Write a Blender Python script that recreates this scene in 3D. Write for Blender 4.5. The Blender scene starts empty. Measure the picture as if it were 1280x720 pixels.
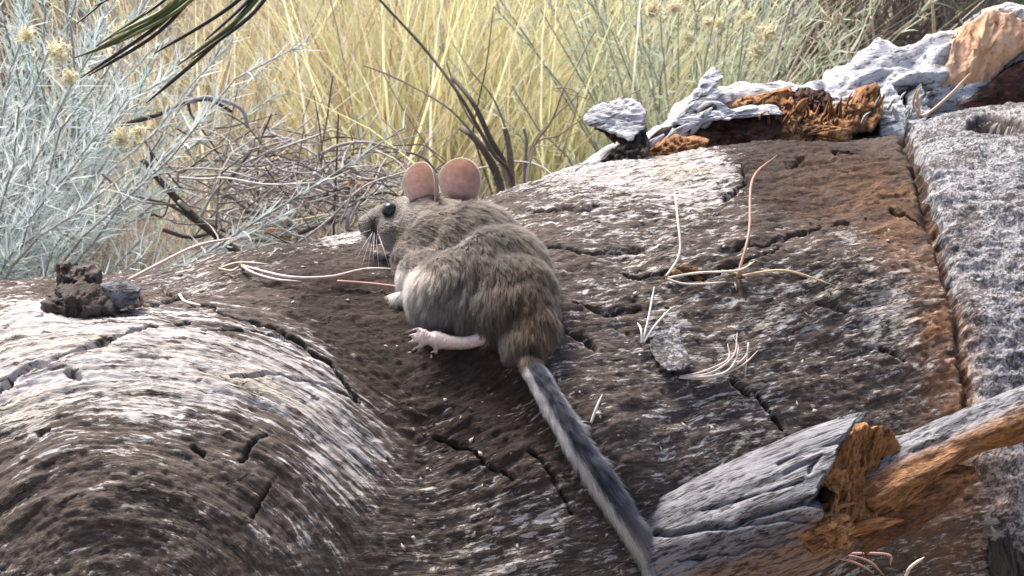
import bpy, bmesh, math, random
import numpy as np
from mathutils import Vector
from mathutils.bvhtree import BVHTree
from mathutils.kdtree import KDTree

random.seed(7)
RNG = np.random.default_rng(11)
R_ = math.radians
scene = bpy.context.scene
COL = scene.collection

# ------------------------------------------------------------------ camera
FPX = 2232.0                       # focal length in photo pixels (1280 wide)
PITCH = R_(17.0)
CAM = np.array([0.0, 0.0, 1.25])
FWD = np.array([0.0, math.cos(PITCH), -math.sin(PITCH)])
UPV = np.array([0.0, math.sin(PITCH), math.cos(PITCH)])
RGT = np.array([1.0, 0.0, 0.0])
cd = bpy.data.cameras.new('camera')
cam = bpy.data.objects.new('camera', cd)
COL.objects.link(cam)
cam.location = CAM
cam.rotation_euler = (math.pi/2 - PITCH, 0, 0)
cd.sensor_width = 36.0
cd.lens = 36.0*FPX/1280.0
cd.clip_start = 0.02
cd.clip_end = 2000
cd.dof.use_dof = True
cd.dof.focus_distance = 1.30
cd.dof.aperture_fstop = 30.0
scene.camera = cam

# ------------------------------------------------------------------ world, sun, exposure
SUN_EL, SUN_AZ = R_(58), R_(-35)      # azimuth measured from +Y (away from the camera) towards +X
world = bpy.data.worlds.new('World')
scene.world = world
world.use_nodes = True
wn = world.node_tree.nodes
sky = wn.new('ShaderNodeTexSky')
sky.sky_type = 'NISHITA'
sky.sun_disc = False
sky.sun_elevation = SUN_EL
sky.sun_rotation = SUN_AZ
sky.air_density = 1.0
sky.dust_density = 5.0
sky.ozone_density = 0.6
wn['Background'].inputs['Strength'].default_value = 0.10
world.node_tree.links.new(sky.outputs[0], wn['Background'].inputs['Color'])
sl = bpy.data.lights.new('sun', 'SUN')
sl.energy = 3.2
sl.angle = R_(22)
sl.color = (1.0, 0.95, 0.88)
sun = bpy.data.objects.new('sun', sl)
COL.objects.link(sun)
sdir = Vector((math.sin(SUN_AZ)*math.cos(SUN_EL), math.cos(SUN_AZ)*math.cos(SUN_EL), math.sin(SUN_EL)))
sun.rotation_euler = sdir.to_track_quat('Z', 'Y').to_euler()
sun.location = (-1, 2, 4)
vs = scene.view_settings
vs.view_transform = 'Standard'
vs.look = 'None'
vs.exposure = 1.42
vs.gamma = 1.0
vs.use_curve_mapping = False
scene.render.engine = 'CYCLES'

# ------------------------------------------------------------------ helpers
def pt(x, y, t):
    """photo pixel + distance along the view axis -> world point"""
    x = np.asarray(x, float); y = np.asarray(y, float); t = np.asarray(t, float)
    return CAM + t[..., None]*(((x-640)/FPX)[..., None]*RGT + FWD + ((360-y)/FPX)[..., None]*UPV)

def proj(P):
    d = np.asarray(P)-CAM
    t = d@FWD
    return 640+FPX*(d@RGT)/t, 360-FPX*(d@UPV)/t, t

def ss(a, b, x):
    u = np.clip((np.asarray(x, float)-a)/(b-a), 0, 1)
    return u*u*(3-2*u)

_perm = np.random.default_rng(3).integers(0, 2**31, 4096)
_val = np.random.default_rng(5).uniform(-1, 1, 4096)
def vnoise(p):
    p = np.asarray(p, float)
    i = np.floor(p).astype(np.int64); f = p-i
    u = f*f*f*(f*(f*6-15)+10)
    out = 0
    for dx in (0, 1):
        hx = _perm[(i[..., 0]+dx) & 4095]
        wx = u[..., 0] if dx else 1-u[..., 0]
        for dy in (0, 1):
            hy = _perm[(hx+i[..., 1]+dy) & 4095]
            wy = u[..., 1] if dy else 1-u[..., 1]
            for dz in (0, 1):
                v = _val[(hy+(i[..., 2]+dz)*57) & 4095]
                wz = u[..., 2] if dz else 1-u[..., 2]
                out = out+v*wx*wy*wz
    return out
def fbm(p, octv=4, gain=.5):
    p = np.asarray(p, float); a = 1.0; s = 0; tot = 0
    for k in range(octv):
        s = s+a*vnoise(p*(2.03**k)+17.3*k); tot += a; a *= gain
    return s/tot

def polydist(px, py, pts):
    """distance in px to a polyline, and side sign (+ = right of the walking direction)"""
    best = np.full(px.shape, 1e9); side = np.zeros(px.shape)
    for (x0, y0), (x1, y1) in zip(pts[:-1], pts[1:]):
        dx, dy = x1-x0, y1-y0; L2 = dx*dx+dy*dy
        u = np.clip(((px-x0)*dx+(py-y0)*dy)/L2, 0, 1)
        ex = px-(x0+u*dx); ey = py-(y0+u*dy)
        d = np.hypot(ex, ey)
        m = d < best
        best = np.where(m, d, best)
        side = np.where(m, np.sign(dx*(py-y0)-dy*(px-x0)), side)
    return best, side

def smooth_path(pts, n):
    """Catmull-Rom resample of an (N,3) list"""
    P = np.array(pts, float)
    if len(P) == 2:
        return P[0]+(P[1]-P[0])*np.linspace(0, 1, n)[:, None]
    Q = np.vstack([2*P[0]-P[1], P, 2*P[-1]-P[-2]])
    out = []
    for s in np.linspace(0, len(P)-1-1e-9, n):
        k = int(s); u = s-k
        a, b, c, d = Q[k], Q[k+1], Q[k+2], Q[k+3]
        out.append(.5*((2*b)+(-a+c)*u+(2*a-5*b+4*c-d)*u*u+(-a+3*b-3*c+d)*u**3))
    return np.array(out)

def link(name, data, parent=None):
    o = bpy.data.objects.new(name, data)
    COL.objects.link(o)
    if parent is not None:
        o.parent = parent
    return o

def tag(o, label=None, cat=None, group=None, kind=None):
    if label: o['label'] = label
    if cat: o['category'] = cat
    if group: o['group'] = group
    if kind: o['kind'] = kind
    return o

def empty(name, loc, label, cat, group=None):
    o = bpy.data.objects.new(name, None)
    o.empty_display_size = .02
    COL.objects.link(o)
    o.location = [float(v) for v in loc]
    o.matrix_world.translation = o.location
    return tag(o, label, cat, group)

def mesh_np(name, V, F, mat=None, smooth=True, colors=None, attrs=None):
    """fast mesh: V (N,3), F (M,k) int array of one polygon size, or a list of such arrays"""
    if not isinstance(F, list): F = [F]
    F = [np.asarray(f, np.int32) for f in F if len(f)]
    me = bpy.data.meshes.new(name)
    V = np.asarray(V, np.float32)
    me.vertices.add(len(V)); me.vertices.foreach_set('co', V.ravel())
    nl = sum(f.size for f in F); npoly = sum(len(f) for f in F)
    me.loops.add(nl); me.polygons.add(npoly)
    me.loops.foreach_set('vertex_index', np.concatenate([f.ravel() for f in F]))
    tot = np.concatenate([np.full(len(f), f.shape[1], np.int32) for f in F])
    st = np.concatenate([[0], np.cumsum(tot)[:-1]]).astype(np.int32)
    me.polygons.foreach_set('loop_start', st)
    if smooth: me.polygons.foreach_set('use_smooth', np.ones(npoly, bool))
    me.update(calc_edges=True)
    if colors is not None:
        a = me.color_attributes.new('Col', 'FLOAT_COLOR', 'POINT')
        c = np.ones((len(V), 4), np.float32); colors = np.asarray(colors); c[:, :colors.shape[1]] = colors
        a.data.foreach_set('color', c.ravel())
    for k, v in (attrs or {}).items():
        a = me.attributes.new(k, 'FLOAT_VECTOR', 'POINT')
        a.data.foreach_set('vector', np.asarray(v, np.float32).ravel())
    if mat: me.materials.append(mat)
    return me

def child(name, me, parent):
    """mesh data given in world coordinates, parented under an object at parent's location"""
    o = link(name, me, parent)
    o.matrix_parent_inverse.identity()
    loc = np.zeros(3); p = parent
    while p is not None:
        loc += np.array(p.location); p = p.parent
    o.location = [-float(v) for v in loc]
    return o

def frames(P):
    T = np.gradient(P, axis=0); T /= np.linalg.norm(T, axis=1)[:, None]+1e-12
    N = np.zeros_like(T); ref = np.array([0, 0, 1.0])
    if abs(T[0]@ref) > .9: ref = np.array([0, -1.0, 0])
    n = ref-T[0]*(T[0]@ref)
    for i in range(len(T)):
        n = n-T[i]*(T[i]@n); n /= np.linalg.norm(n)+1e-12; N[i] = n
    return T, N, np.cross(T, N)

def tube_geo(P, rad, sides=8, flat=1.0, rough=0.0, rscale=60, stretch=.25, seed=0, caps=True, jag=0.0):
    """tapered, lumpy tube; flat squashes it across the binormal. returns V, quads, tris, grain"""
    P = np.asarray(P, float); n = len(P); rad = np.broadcast_to(np.asarray(rad, float), (n,))
    T, N, B = frames(P)
    L = np.concatenate([[0], np.cumsum(np.linalg.norm(np.diff(P, axis=0), axis=1))])
    a = np.linspace(0, 2*math.pi, sides, endpoint=False)
    ca, sa = np.cos(a), np.sin(a)
    rr = rad[:, None]*np.ones(sides)[None]
    if rough > 0:
        q = np.stack([np.repeat((L*rscale*stretch)[:, None], sides, 1),
                      (rad[:, None]*ca*rscale), (rad[:, None]*sa*rscale)], -1)+seed*13.7
        rr = rr*(1+rough*fbm(q, 4, .6))
    V = P[:, None]+rr[..., None]*(ca[None, :, None]*N[:, None]+flat*sa[None, :, None]*B[:, None])
    if jag > 0:    # ragged far end
        e = fbm(np.stack([np.cos(a)*2.2+seed, np.sin(a)*2.2, np.zeros(sides)], -1), 3, .7)
        w = np.clip((np.arange(n)/(n-1)-.45)/.55, 0, 1)**1.5
        V = V+(w[:, None]*jag*e[None])[..., None]*T[:, None]
    V = V.reshape(-1, 3)
    i = np.arange(n-1)[:, None]*sides; j = np.arange(sides)[None]; k = (j+1) % sides
    Q = np.stack([i+j, i+k, i+sides+k, i+sides+j], -1).reshape(-1, 4)
    tris = np.zeros((0, 3), int)
    g = np.stack([np.repeat(L[:, None], sides, 1), rr*ca[None], rr*sa[None]], -1).reshape(-1, 3)
    if caps:
        V = np.vstack([V, P[0], P[-1]]); c0 = len(V)-2; c1 = len(V)-1
        g = np.vstack([g, [0, 0, 0], [L[-1], 0, 0]])
        jj = np.arange(sides); kk = (jj+1) % sides; o = (n-1)*sides
        tris = np.vstack([np.stack([np.full(sides, c0), kk, jj], -1), np.stack([np.full(sides, c1), o+jj, o+kk], -1)])
    return V, Q, tris, g

def tube(name, P, rad, mat, parent, sides=8, colors=None, post=None, **kw):
    V, Q, t, g = tube_geo(P, rad, sides, **kw)
    c = None
    if post: V = post(V, g)
    if colors is not None:
        c = colors(V) if callable(colors) else np.repeat([colors], len(V), 0)
    me = mesh_np(name, V, [Q, t], mat, True, c, {'grain': g})
    return child(name, me, parent) if parent is not None else link(name, me)

def slab_geo(poly, t, thick, dome=0.0, amp=0.0, scale=60, aniso=(1, 1, 1), rings=14, M=120, jag=1.5, back=(0, 1, -.15), shrink=.85, seed=0, tilt=(0, 0), centre=None, ridged=0.0):
    """closed solid: a rough face whose outline is a (star-shaped) polygon of photo pixels lying at distance t"""
    P = np.array(poly, float)
    Pc = np.vstack([P, P[:1]])
    seg = np.hypot(*np.diff(Pc, axis=0).T); cum = np.concatenate([[0], np.cumsum(seg)])
    s = np.linspace(0, cum[-1], M, endpoint=False)
    bx = np.interp(s, cum, Pc[:, 0]); by = np.interp(s, cum, Pc[:, 1])
    c = np.array(centre) if centre else np.array([bx.mean(), by.mean()])
    jn = fbm(np.stack([bx*.12, by*.12, np.full(M, seed*3.1)], -1), 3, .7)*jag
    r = np.hypot(bx-c[0], by-c[1])+1e-6
    bx = bx+jn*(bx-c[0])/r; by = by+jn*(by-c[1])/r
    k = (np.arange(1, rings+1)/rings)[:, None]
    X = c[0]+k*(bx-c[0]); Y = c[1]+k*(by-c[1])
    X = np.concatenate([[c[0]], X.ravel()]); Y = np.concatenate([[c[1]], Y.ravel()])
    rr = np.concatenate([[0], np.repeat(k.ravel(), M)])
    W = pt(X, Y, np.full(X.shape, t)+tilt[0]*(X-c[0])/FPX*t+tilt[1]*(Y-c[1])/FPX*t)
    nn = fbm(W*scale*np.array(aniso)+seed*7.7, 4, .6)
    if ridged: nn = nn*(1-ridged)+ridged*(1-3.2*np.abs(fbm(W*scale*np.array(aniso)*1.7+seed*3.3+50, 4, .65)))
    W = W-FWD*(dome*(1-rr**2)+amp*nn)[:, None]
    bk = np.array(back, float); bk /= np.linalg.norm(bk)
    cw = W[0]
    ring = W[-M:]
    levels = [ring]
    for f in (.12, .5, 1.0):
        q = cw+(ring-cw)*(1+(shrink-1)*f)+bk*thick*f
        q = q+(fbm(q*scale+31, 3)*amp*.8)[:, None]
        levels.append(q)
    V = np.vstack([W]+levels[1:]+[(cw+bk*thick)[None]])
    j = np.arange(M); jk = (j+1) % M
    tris = [np.stack([np.zeros(M, int), 1+jk, 1+j], -1)]
    quads = []
    for a in range(rings-1+3):
        b0 = 1+a*M
        quads.append(np.stack([b0+j, b0+jk, b0+M+jk, b0+M+j], -1))
    last = 1+(rings+2)*M
    tris.append(np.stack([np.full(M, len(V)-1), last+j, last+jk], -1))
    return V, np.vstack(quads), np.vstack(tris)

def slab(name, poly, t, thick, mat, parent, colors=None, gl=(1, 0, 0), smooth=True, **kw):
    V, Q, T = slab_geo(poly, t, thick, **kw)
    c = None
    if colors is not None:
        c = colors(V) if callable(colors) else np.repeat([colors], len(V), 0)
    a = np.array(gl, float); a /= np.linalg.norm(a); b = np.cross(a, (0, 1, 0)); b /= np.linalg.norm(b)
    g = np.stack([V@a, V@b, V@np.cross(a, b)], -1)
    me = mesh_np(name, V, [Q, T], mat, smooth, c, {'grain': g})
    return child(name, me, parent)

def blade_geo(root, d, length, width, bend, seg=4, taper=True):
    """N grass-like ribbons, folded slightly; root (N,3) d (N,3) bend (N,3)"""
    N = len(root)
    s = np.linspace(0, 1, seg+1)
    d = d/np.linalg.norm(d, axis=1)[:, None]
    cen = root[:, None]+length[:, None, None]*(d[:, None]*s[None, :, None]+bend[:, None]*(s**2)[None, :, None])
    rnd = RNG.normal(size=(N, 3))
    side = np.cross(d, rnd); side /= np.linalg.norm(side, axis=1)[:, None]+1e-9
    w = width[:, None]*((1-s**2.2*.92)[None] if taper else (1-s*.3)[None])*.5
    Lft = cen-side[:, None]*w[..., None]; Rgt = cen+side[:, None]*w[..., None]
    V = np.stack([Lft, Rgt], 2).reshape(-1, 3)
    per = 2*(seg+1)
    b = np.arange(N)[:, None]*per; k = np.arange(seg)[None]*2
    Q = np.stack([b+k, b+k+1, b+k+3, b+k+2], -1).reshape(-1, 4)
    return V, Q, per

# ------------------------------------------------------------------ materials
class NT:
    def __init__(s, name):
        s.m = bpy.data.materials.new(name); s.m.use_nodes = True
        s.t = s.m.node_tree; s.b = s.t.nodes['Principled BSDF']; s.out = s.t.nodes['Material Output']
    def n(s, typ, **kw):
        o = s.t.nodes.new(typ)
        for k, v in kw.items(): setattr(o, k, v)
        return o
    def set(s, sock, v):
        if hasattr(v, 'is_linked') or isinstance(v, bpy.types.NodeSocket): s.t.links.new(v, sock)
        else: sock.default_value = v
    def attr(s, name, out='Vector'):
        return s.n('ShaderNodeAttribute', attribute_name=name).outputs[out]
    def noise(s, vec, scale, detail=5, rough=.6, dist=0.0):
        o = s.n('ShaderNodeTexNoise'); s.set(o.inputs['Vector'], vec)
        o.inputs['Scale'].default_value = scale; o.inputs['Detail'].default_value = detail
        o.inputs['Roughness'].default_value = rough; o.inputs['Distortion'].default_value = dist
        return o.outputs['Fac']
    def mapv(s, vec, sc):
        o = s.n('ShaderNodeMapping'); s.set(o.inputs['Vector'], vec); o.inputs['Scale'].default_value = sc
        return o.outputs[0]
    def math(s, op, a, b=0.0, c=None, clamp=False):
        o = s.n('ShaderNodeMath', operation=op, use_clamp=clamp)
        s.set(o.inputs[0], a); s.set(o.inputs[1], b)
        if c is not None: s.set(o.inputs[2], c)
        return o.outputs[0]
    def sstep(s, lo, hi, v):
        o = s.n('ShaderNodeMapRange', interpolation_type='SMOOTHSTEP')
        s.set(o.inputs['Value'], v); s.set(o.inputs['From Min'], lo); s.set(o.inputs['From Max'], hi)
        return o.outputs['Result']
    def mix(s, f, a, b, blend='MIX'):
        o = s.n('ShaderNodeMix', data_type='RGBA', blend_type=blend)
        s.set(o.inputs['Factor'], f)
        for i, v in ((6, a), (7, b)):
            if isinstance(v, tuple): v = v+(1,) if len(v) == 3 else v
            s.set(o.inputs[i], v)
        return o.outputs[2]
    def fmix(s, f, a, b):
        o = s.n('ShaderNodeMix', data_type='FLOAT')
        s.set(o.inputs[0], f); s.set(o.inputs[2], a); s.set(o.inputs[3], b)
        return o.outputs[0]
    def sep(s, v):
        o = s.n('ShaderNodeSeparateColor'); s.set(o.inputs[0], v); return o.outputs
    def bump(s, h, dist, strength=1.0, normal=None):
        o = s.n('ShaderNodeBump'); s.set(o.inputs['Height'], h)
        o.inputs['Distance'].default_value = dist; o.inputs['Strength'].default_value = strength
        if normal is not None: s.set(o.inputs['Normal'], normal)
        return o.outputs[0]
    def col(s, c): s.set(s.b.inputs['Base Color'], c if not isinstance(c, tuple) else c+(1,))
    def rough(s, v): s.set(s.b.inputs['Roughness'], v)
    def spec(s, v): s.b.inputs['Specular IOR Level'].default_value = v
    def nor(s, v): s.set(s.b.inputs['Normal'], v)

def mat_log():
    m = NT('weathered_log_wood')
    col = m.sep(m.attr('Col', 'Color')); pale, orange, dark = col[0], col[1], col[2]
    wgt = m.attr('Col', 'Alpha')
    g1, g2 = m.attr('grain'), m.attr('grain2')
    def two(sc, scale, det, ro, dist=0.0):
        a = m.noise(m.mapv(g1, (sc[0]*.8, 1, 1)), scale, det, ro, dist); b = m.noise(m.mapv(g2, (sc[0]*.34, 1, 1)), scale*1.15, det, ro, dist)
        return m.fmix(wgt, a, b)
    fl = two((.52, 1, 1), 165, 7, .72, .8)         # flecks of pale surface fibre
    fine = two((.22, 1, 1), 420, 4, .6)            # fibre
    big = two((.6, 1, 1), 22, 4, .6)
    grit = m.noise(g1, 700, 3, .6)
    v = m.math('ADD', fl, m.math('MULTIPLY', m.math('SUBTRACT', fine, .5), .42))
    v = m.math('ADD', v, m.math('MULTIPLY', m.math('SUBTRACT', big, .5), .22))
    thr = m.math('ADD', m.fmix(pale, .665, .40), m.math('MULTIPLY', dark, .055))
    fleck = m.sstep(m.math('SUBTRACT', thr, .02), m.math('ADD', thr, .03), v)
    brown = m.mix(m.sstep(.3, .7, big), (.034, .0225, .018), (.090, .065, .053))
    brown = m.mix(m.sstep(.35, .7, fine), brown, m.mix(.45, brown, (.19, .155, .14)))
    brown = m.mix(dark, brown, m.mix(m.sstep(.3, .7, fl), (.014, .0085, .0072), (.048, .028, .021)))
    palec = m.mix(m.sstep(.3, .7, fine), (.235, .207, .202), (.52, .488, .482))
    palec = m.mix(m.sstep(.45, .75, big), palec, (.42, .37, .30))
    midt = m.sstep(m.math('SUBTRACT', thr, .065), m.math('SUBTRACT', thr, .035), v)
    midc = m.mix(m.sstep(.35, .65, fine), (.074, .054, .0455), (.142, .112, .098))
    c = m.mix(fleck, m.mix(m.math('MULTIPLY', midt, m.math('SUBTRACT', 1.0, m.math('MULTIPLY', dark, .7))), brown, midc), palec)
    fis = two((.16, 1, 1), 210, 4, .6, 1.2)
    fis = m.sstep(.022, .006, m.math('ABSOLUTE', m.math('SUBTRACT', fis, .5)))
    fis = m.math('MULTIPLY', fis, m.sstep(.42, .6, big))
    c = m.mix(m.math('MULTIPLY', fis, .85), c, (.018, .012, .010))
    oc = m.mix(m.sstep(.3, .72, fl), (.12, .048, .022), (.50, .255, .115))
    c = m.mix(m.math('MULTIPLY', orange, m.sstep(.25, .6, big)), c, oc)
    pit = m.sstep(.66, .72, m.noise(m.mapv(g1, (.7, 1, 1)), 60, 3, .5))
    c = m.mix(m.math('MULTIPLY', pit, .8), c, (.02, .015, .013))
    m.col(c); m.rough(m.fmix(fleck, .8, .62)); m.spec(.25)
    h = m.math('ADD', m.math('MULTIPLY', fl, 1.0), m.math('MULTIPLY', fleck, .25))
    h = m.math('ADD', h, m.math('MULTIPLY', fine, .28))
    h = m.math('SUBTRACT', h, m.math('MULTIPLY', pit, .6))
    h = m.math('SUBTRACT', h, m.math('MULTIPLY', fis, .35))
    h = m.math('ADD', h, m.math('MULTIPLY', grit, .16))
    m.nor(m.bump(h, .0040, .8))
    return m.m

def mat_slab():
    m = NT('grey_bark_plate')
    g = m.attr('grain')
    fl = m.noise(m.mapv(g, (.75, 1, 1)), 120, 7, .72, .9)
    fine = m.noise(g, 420, 4, .6)
    big = m.noise(g, 16, 4, .6)
    v = m.math('ADD', m.math('SUBTRACT', fl, m.math('MULTIPLY', m.math('SUBTRACT', big, .45), .35)), m.math('MULTIPLY', m.math('SUBTRACT', fine, .5), .35))
    k = m.sstep(.34, .50, v)
    c = m.mix(k, (.085, .07, .07), m.mix(m.sstep(.38, .62, fine), (.19, .178, .182), (.42, .408, .425)))
    c = m.mix(m.sstep(.45, .7, big), c, m.mix(.55, c, (.20, .165, .15)))
    col = m.sep(m.attr('Col', 'Color'))
    c = m.mix(m.math('MULTIPLY', col[1], m.sstep(.3, .6, fl)), c, (.42, .24, .13))
    c = m.mix(col[2], c, (.055, .034, .025))
    m.col(c); m.rough(.75); m.spec(.25)
    h = m.math('ADD', m.math('MULTIPLY', k, .5), m.math('MULTIPLY', fl, .8))
    h = m.math('ADD', h, m.math('MULTIPLY', fine, .2))
    m.nor(m.bump(h, .006, .9))
    return m.m

def mat_wood(name, light, mid, darkc, sc=(.2, 1, 1), scale=170, thr=(.33, .55), bump=.003, rough=.7, tintattr=True):
    """fibrous wood; vertex colour G = freshly broken orange, B = dark rot and darker undersides"""
    m = NT(name)
    g = m.attr('grain')
    a = m.noise(m.mapv(g, sc), scale, 6, .68, .4)
    f = m.noise(m.mapv(g, (sc[0]*.6, 1, 1)), scale*4, 3, .6)
    big = m.noise(g, 28, 4, .6)
    c = m.mix(m.sstep(thr[0], thr[1], m.math('ADD', a, m.math('MULTIPLY', m.math('SUBTRACT', f, .5), .25))), darkc, m.mix(m.sstep(.3, .7, big), mid, light))
    c = m.mix(m.math('MULTIPLY', m.sstep(.4, .7, f), .35), c, light)
    if tintattr:
        col = m.sep(m.attr('Col', 'Color'))
        oc = m.mix(m.sstep(.3, .7, a), (.085, .032, .014), m.mix(m.sstep(.35, .65, f), (.36, .16, .06), (.54, .31, .16)))
        c = m.mix(col[1], c, oc)
        c = m.mix(col[2], c, m.mix(m.sstep(.4, .7, a), (.012, .007, .006), (.05, .02, .014)))
    m.col(c); m.rough(rough); m.spec(.25)
    h = m.math('ADD', a, m.math('MULTIPLY', f, .4))
    m.nor(m.bump(h, bump, .9))
    return m.m

def mat_vcol(name, rough=.7, trans=0.0, spec=.2, var=.25, scale=300):
    m = NT(name)
    c = m.attr('Col', 'Color')
    nz = m.noise(m.attr('grain') if False else m.n('ShaderNodeTexCoord').outputs['Object'], scale, 3, .6)
    c2 = m.mix(m.sstep(.25, .75, nz), m.mix(1.0, c, (1-var, 1-var, 1-var), 'MULTIPLY'), c)
    m.col(c2); m.rough(rough); m.spec(spec)
    if trans > 0:
        t = m.n('ShaderNodeBsdfTranslucent'); m.set(t.inputs['Color'], c2)
        x = m.n('ShaderNodeMixShader'); x.inputs[0].default_value = trans
        m.t.links.new(m.b.outputs[0], x.inputs[1]); m.t.links.new(t.outputs[0], x.inputs[2])
        m.t.links.new(x.outputs[0], m.out.inputs['Surface'])
    return m.m

def mat_fur():
    m = NT('rat_fur')
    h = m.n('ShaderNodeBsdfHairPrincipled')
    h.model = 'CHIANG'; h.parametrization = 'COLOR'
    m.set(h.inputs['Color'], m.attr('fcol', 'Color'))
    h.inputs['Roughness'].default_value = .6
    h.inputs['Radial Roughness'].default_value = .6
    h.inputs['Coat'].default_value = 0.0
    h.inputs['IOR'].default_value = 1.4
    m.t.links.new(h.outputs[0], m.out.inputs['Surface'])
    return m.m

def mat_eye():
    m = NT('rat_eye_gloss')
    nz = m.noise(m.n('ShaderNodeTexCoord').outputs['Object'], 400, 2, .5)
    m.col(m.mix(nz, (.003, .003, .004), (.012, .012, .016))); m.rough(.06); m.spec(.6)
    return m.m

def mat_ground():
    m = NT('dry_soil')
    g = m.n('ShaderNodeTexCoord').outputs['Object']
    a = m.noise(g, 9, 6, .65); b = m.noise(g, 90, 4, .6)
    c = m.mix(m.sstep(.3, .7, a), (.16, .115, .08), (.30, .24, .16))
    c = m.mix(m.sstep(.45, .7, b), c, (.36, .29, .21))
    m.col(c); m.rough(.95); m.spec(.1); m.nor(m.bump(b, .01, .8))
    return m.m

M_LOG = mat_log()
M_SLAB = mat_slab()
M_WHITE = mat_wood('silver_weathered_wood', (.66, .66, .69), (.42, .42, .45), (.07, .058, .058), thr=(.36, .52), bump=.005)
M_STUB = mat_wood('grey_limb_wood', (.31, .31, .34), (.165, .16, .177), (.035, .028, .028), sc=(.26, 1, 1), scale=330, thr=(.40, .53), bump=.0045)
M_ORANGE = mat_wood('broken_heartwood', (.52, .28, .125), (.31, .13, .048), (.085, .032, .014), sc=(.14, 1, 1), scale=210, thr=(.36, .58), bump=.005)
M_PEACH = mat_wood('fresh_torn_wood', (.74, .50, .35), (.56, .30, .155), (.20, .08, .03), sc=(.22, 1, 1), scale=110, thr=(.24, .5), bump=.004)
M_ROT = mat_wood('rotten_wood', (.12, .05, .035), (.055, .024, .018), (.012, .007, .006), sc=(.5, 1, 1), scale=120)
M_KNOT = mat_wood('dark_knot_wood', (.11, .083, .072), (.05, .036, .030), (.010, .007, .0065), sc=(.3, 1, 1), scale=140, bump=.004)
M_CHAR = mat_wood('charred_wood', (.07, .065, .065), (.03, .027, .026), (.008, .007, .007), sc=(.15, 1, 1), scale=200, bump=.004)
M_PLANT = mat_vcol('dry_plant', .75, .35, .15)
M_TWIG = mat_vcol('twig_bark', .85, 0, .15, .45, 260)
M_NEEDLE = mat_vcol('pine_needle_skin', .45, .0, .35, .3, 200)
M_BODY = mat_vcol('rat_skin', .6, 0, .25, .15, 900)
M_EAR = mat_vcol('rat_ear_skin', .5, .38, .25, .22, 260)
M_FUR = mat_fur()
M_EYE = mat_eye()
M_SOIL = mat_ground()

# ------------------------------------------------------------------ ground
GZ = 0.25
def ground_z(x, y):
    x = np.asarray(x, float); y = np.asarray(y, float)
    far = np.clip(y-3.0, 0, None)
    bank = .29*np.exp(-((y-2.35)/.45)**2)*ss(.35, -.15, x)
    return GZ+bank+.035*far*(1-np.exp(-far/20))+.02*fbm(np.stack([x*1.3, y*1.3, 0*x], -1), 3)*np.exp(-np.hypot(x, y)/30)+np.where(y > 60, (y-60)*.05, 0)
gx = np.concatenate([-np.geomspace(1000, 4, 14), np.linspace(-3.6, 3.6, 90), np.geomspace(4, 1000, 14)])
gy = np.concatenate([-np.geomspace(60, 2, 8), np.linspace(-1.5, 7, 100), np.geomspace(7.4, 1500, 22)])
GX, GY = np.meshgrid(gx, gy)
V = np.stack([GX, GY, ground_z(GX, GY)], -1).reshape(-1, 3)
nx, ny = len(gx), len(gy)
i = (np.arange(ny-1)[:, None]*nx+np.arange(nx-1)[None]).ravel()
tag(link('ground', mesh_np('ground', V, np.stack([i, i+1, i+nx+1, i+nx], -1), M_SOIL)), kind='structure')

# ------------------------------------------------------------------ the fallen log
log = empty('fallen_log', (.1, 1.6, GZ), 'huge weathered fallen log, cracked brown and grey, with a broken limb', 'log')
# far top edge of the trunk as seen in the photo: pixel, distance, radius of the trunk there
ST = np.array([(-900, 372, 1.50, .33), (-300, 358, 1.43, .34), (0, 352, 1.42, .345), (120, 352, 1.42, .35), (240, 338, 1.43, .36), (340, 312, 1.46, .37),
               (430, 288, 1.49, .38), (520, 264, 1.515, .39), (600, 240, 1.54, .40), (700, 212, 1.58, .41), (830, 192, 1.64, .425),
               (1000, 172, 1.72, .44), (1130, 163, 1.79, .45), (1280, 128, 1.86, .465), (1700, 95, 2.1, .50), (2600, 60, 2.6, .52)])
sP = pt(ST[:, 0], ST[:, 1], ST[:, 2])
dirs = sP-CAM
d2 = dirs[:, 1:]/np.linalg.norm(dirs[:, 1:], axis=1)[:, None]
nup = np.stack([-d2[:, 1], d2[:, 0]], -1)
cen = sP[:, 1:]-ST[:, 3:4]*nup
sX = sP[:, 0]
xs = np.concatenate([np.arange(-1.05, -.50, .02), np.arange(-.50, .68, .00145), np.arange(.68, 2.0, .025)])
def station(x):
    xx = np.linspace(-1.3, 2.3, 1801)
    k = np.exp(-.5*(np.arange(-60, 61)/18.0)**2); k /= k.sum()
    res = []
    for v in (cen[:, 0], cen[:, 1], ST[:, 3]):
        y = np.interp(xx, sX, v); y = np.convolve(np.pad(y, 60, mode='edge'), k, 'valid')
        res.append(np.interp(x, xx, y))
    return res
yc, zc, rc = station(xs)
th = np.concatenate([np.arange(R_(-180), R_(-42), R_(4)), np.arange(R_(-42), R_(100), .00145/.40), np.arange(R_(100), R_(180), R_(4))])
NXs, NT_ = len(xs), len(th)
XX = np.repeat(xs[:, None], NT_, 1)
TH = np.repeat(th[None], NXs, 0)
RAD = np.stack([np.zeros_like(TH), -np.sin(TH), np.cos(TH)], -1)
base = np.stack([XX, yc[:, None]-rc[:, None]*np.sin(TH), zc[:, None]+rc[:, None]*np.cos(TH)], -1)
PX, PY, PT = proj(base)
face = ss(R_(-20), R_(-9), TH)*ss(R_(125), R_(112), TH)
def gs(x, y, sx, sy, rot=0):
    c, s = math.cos(R_(rot)), math.sin(R_(rot))
    dx, dy = PX-x, PY-y
    return np.exp(-(((dx*c+dy*s)/sx)**2+((-dx*s+dy*c)/sy)**2))
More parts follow.
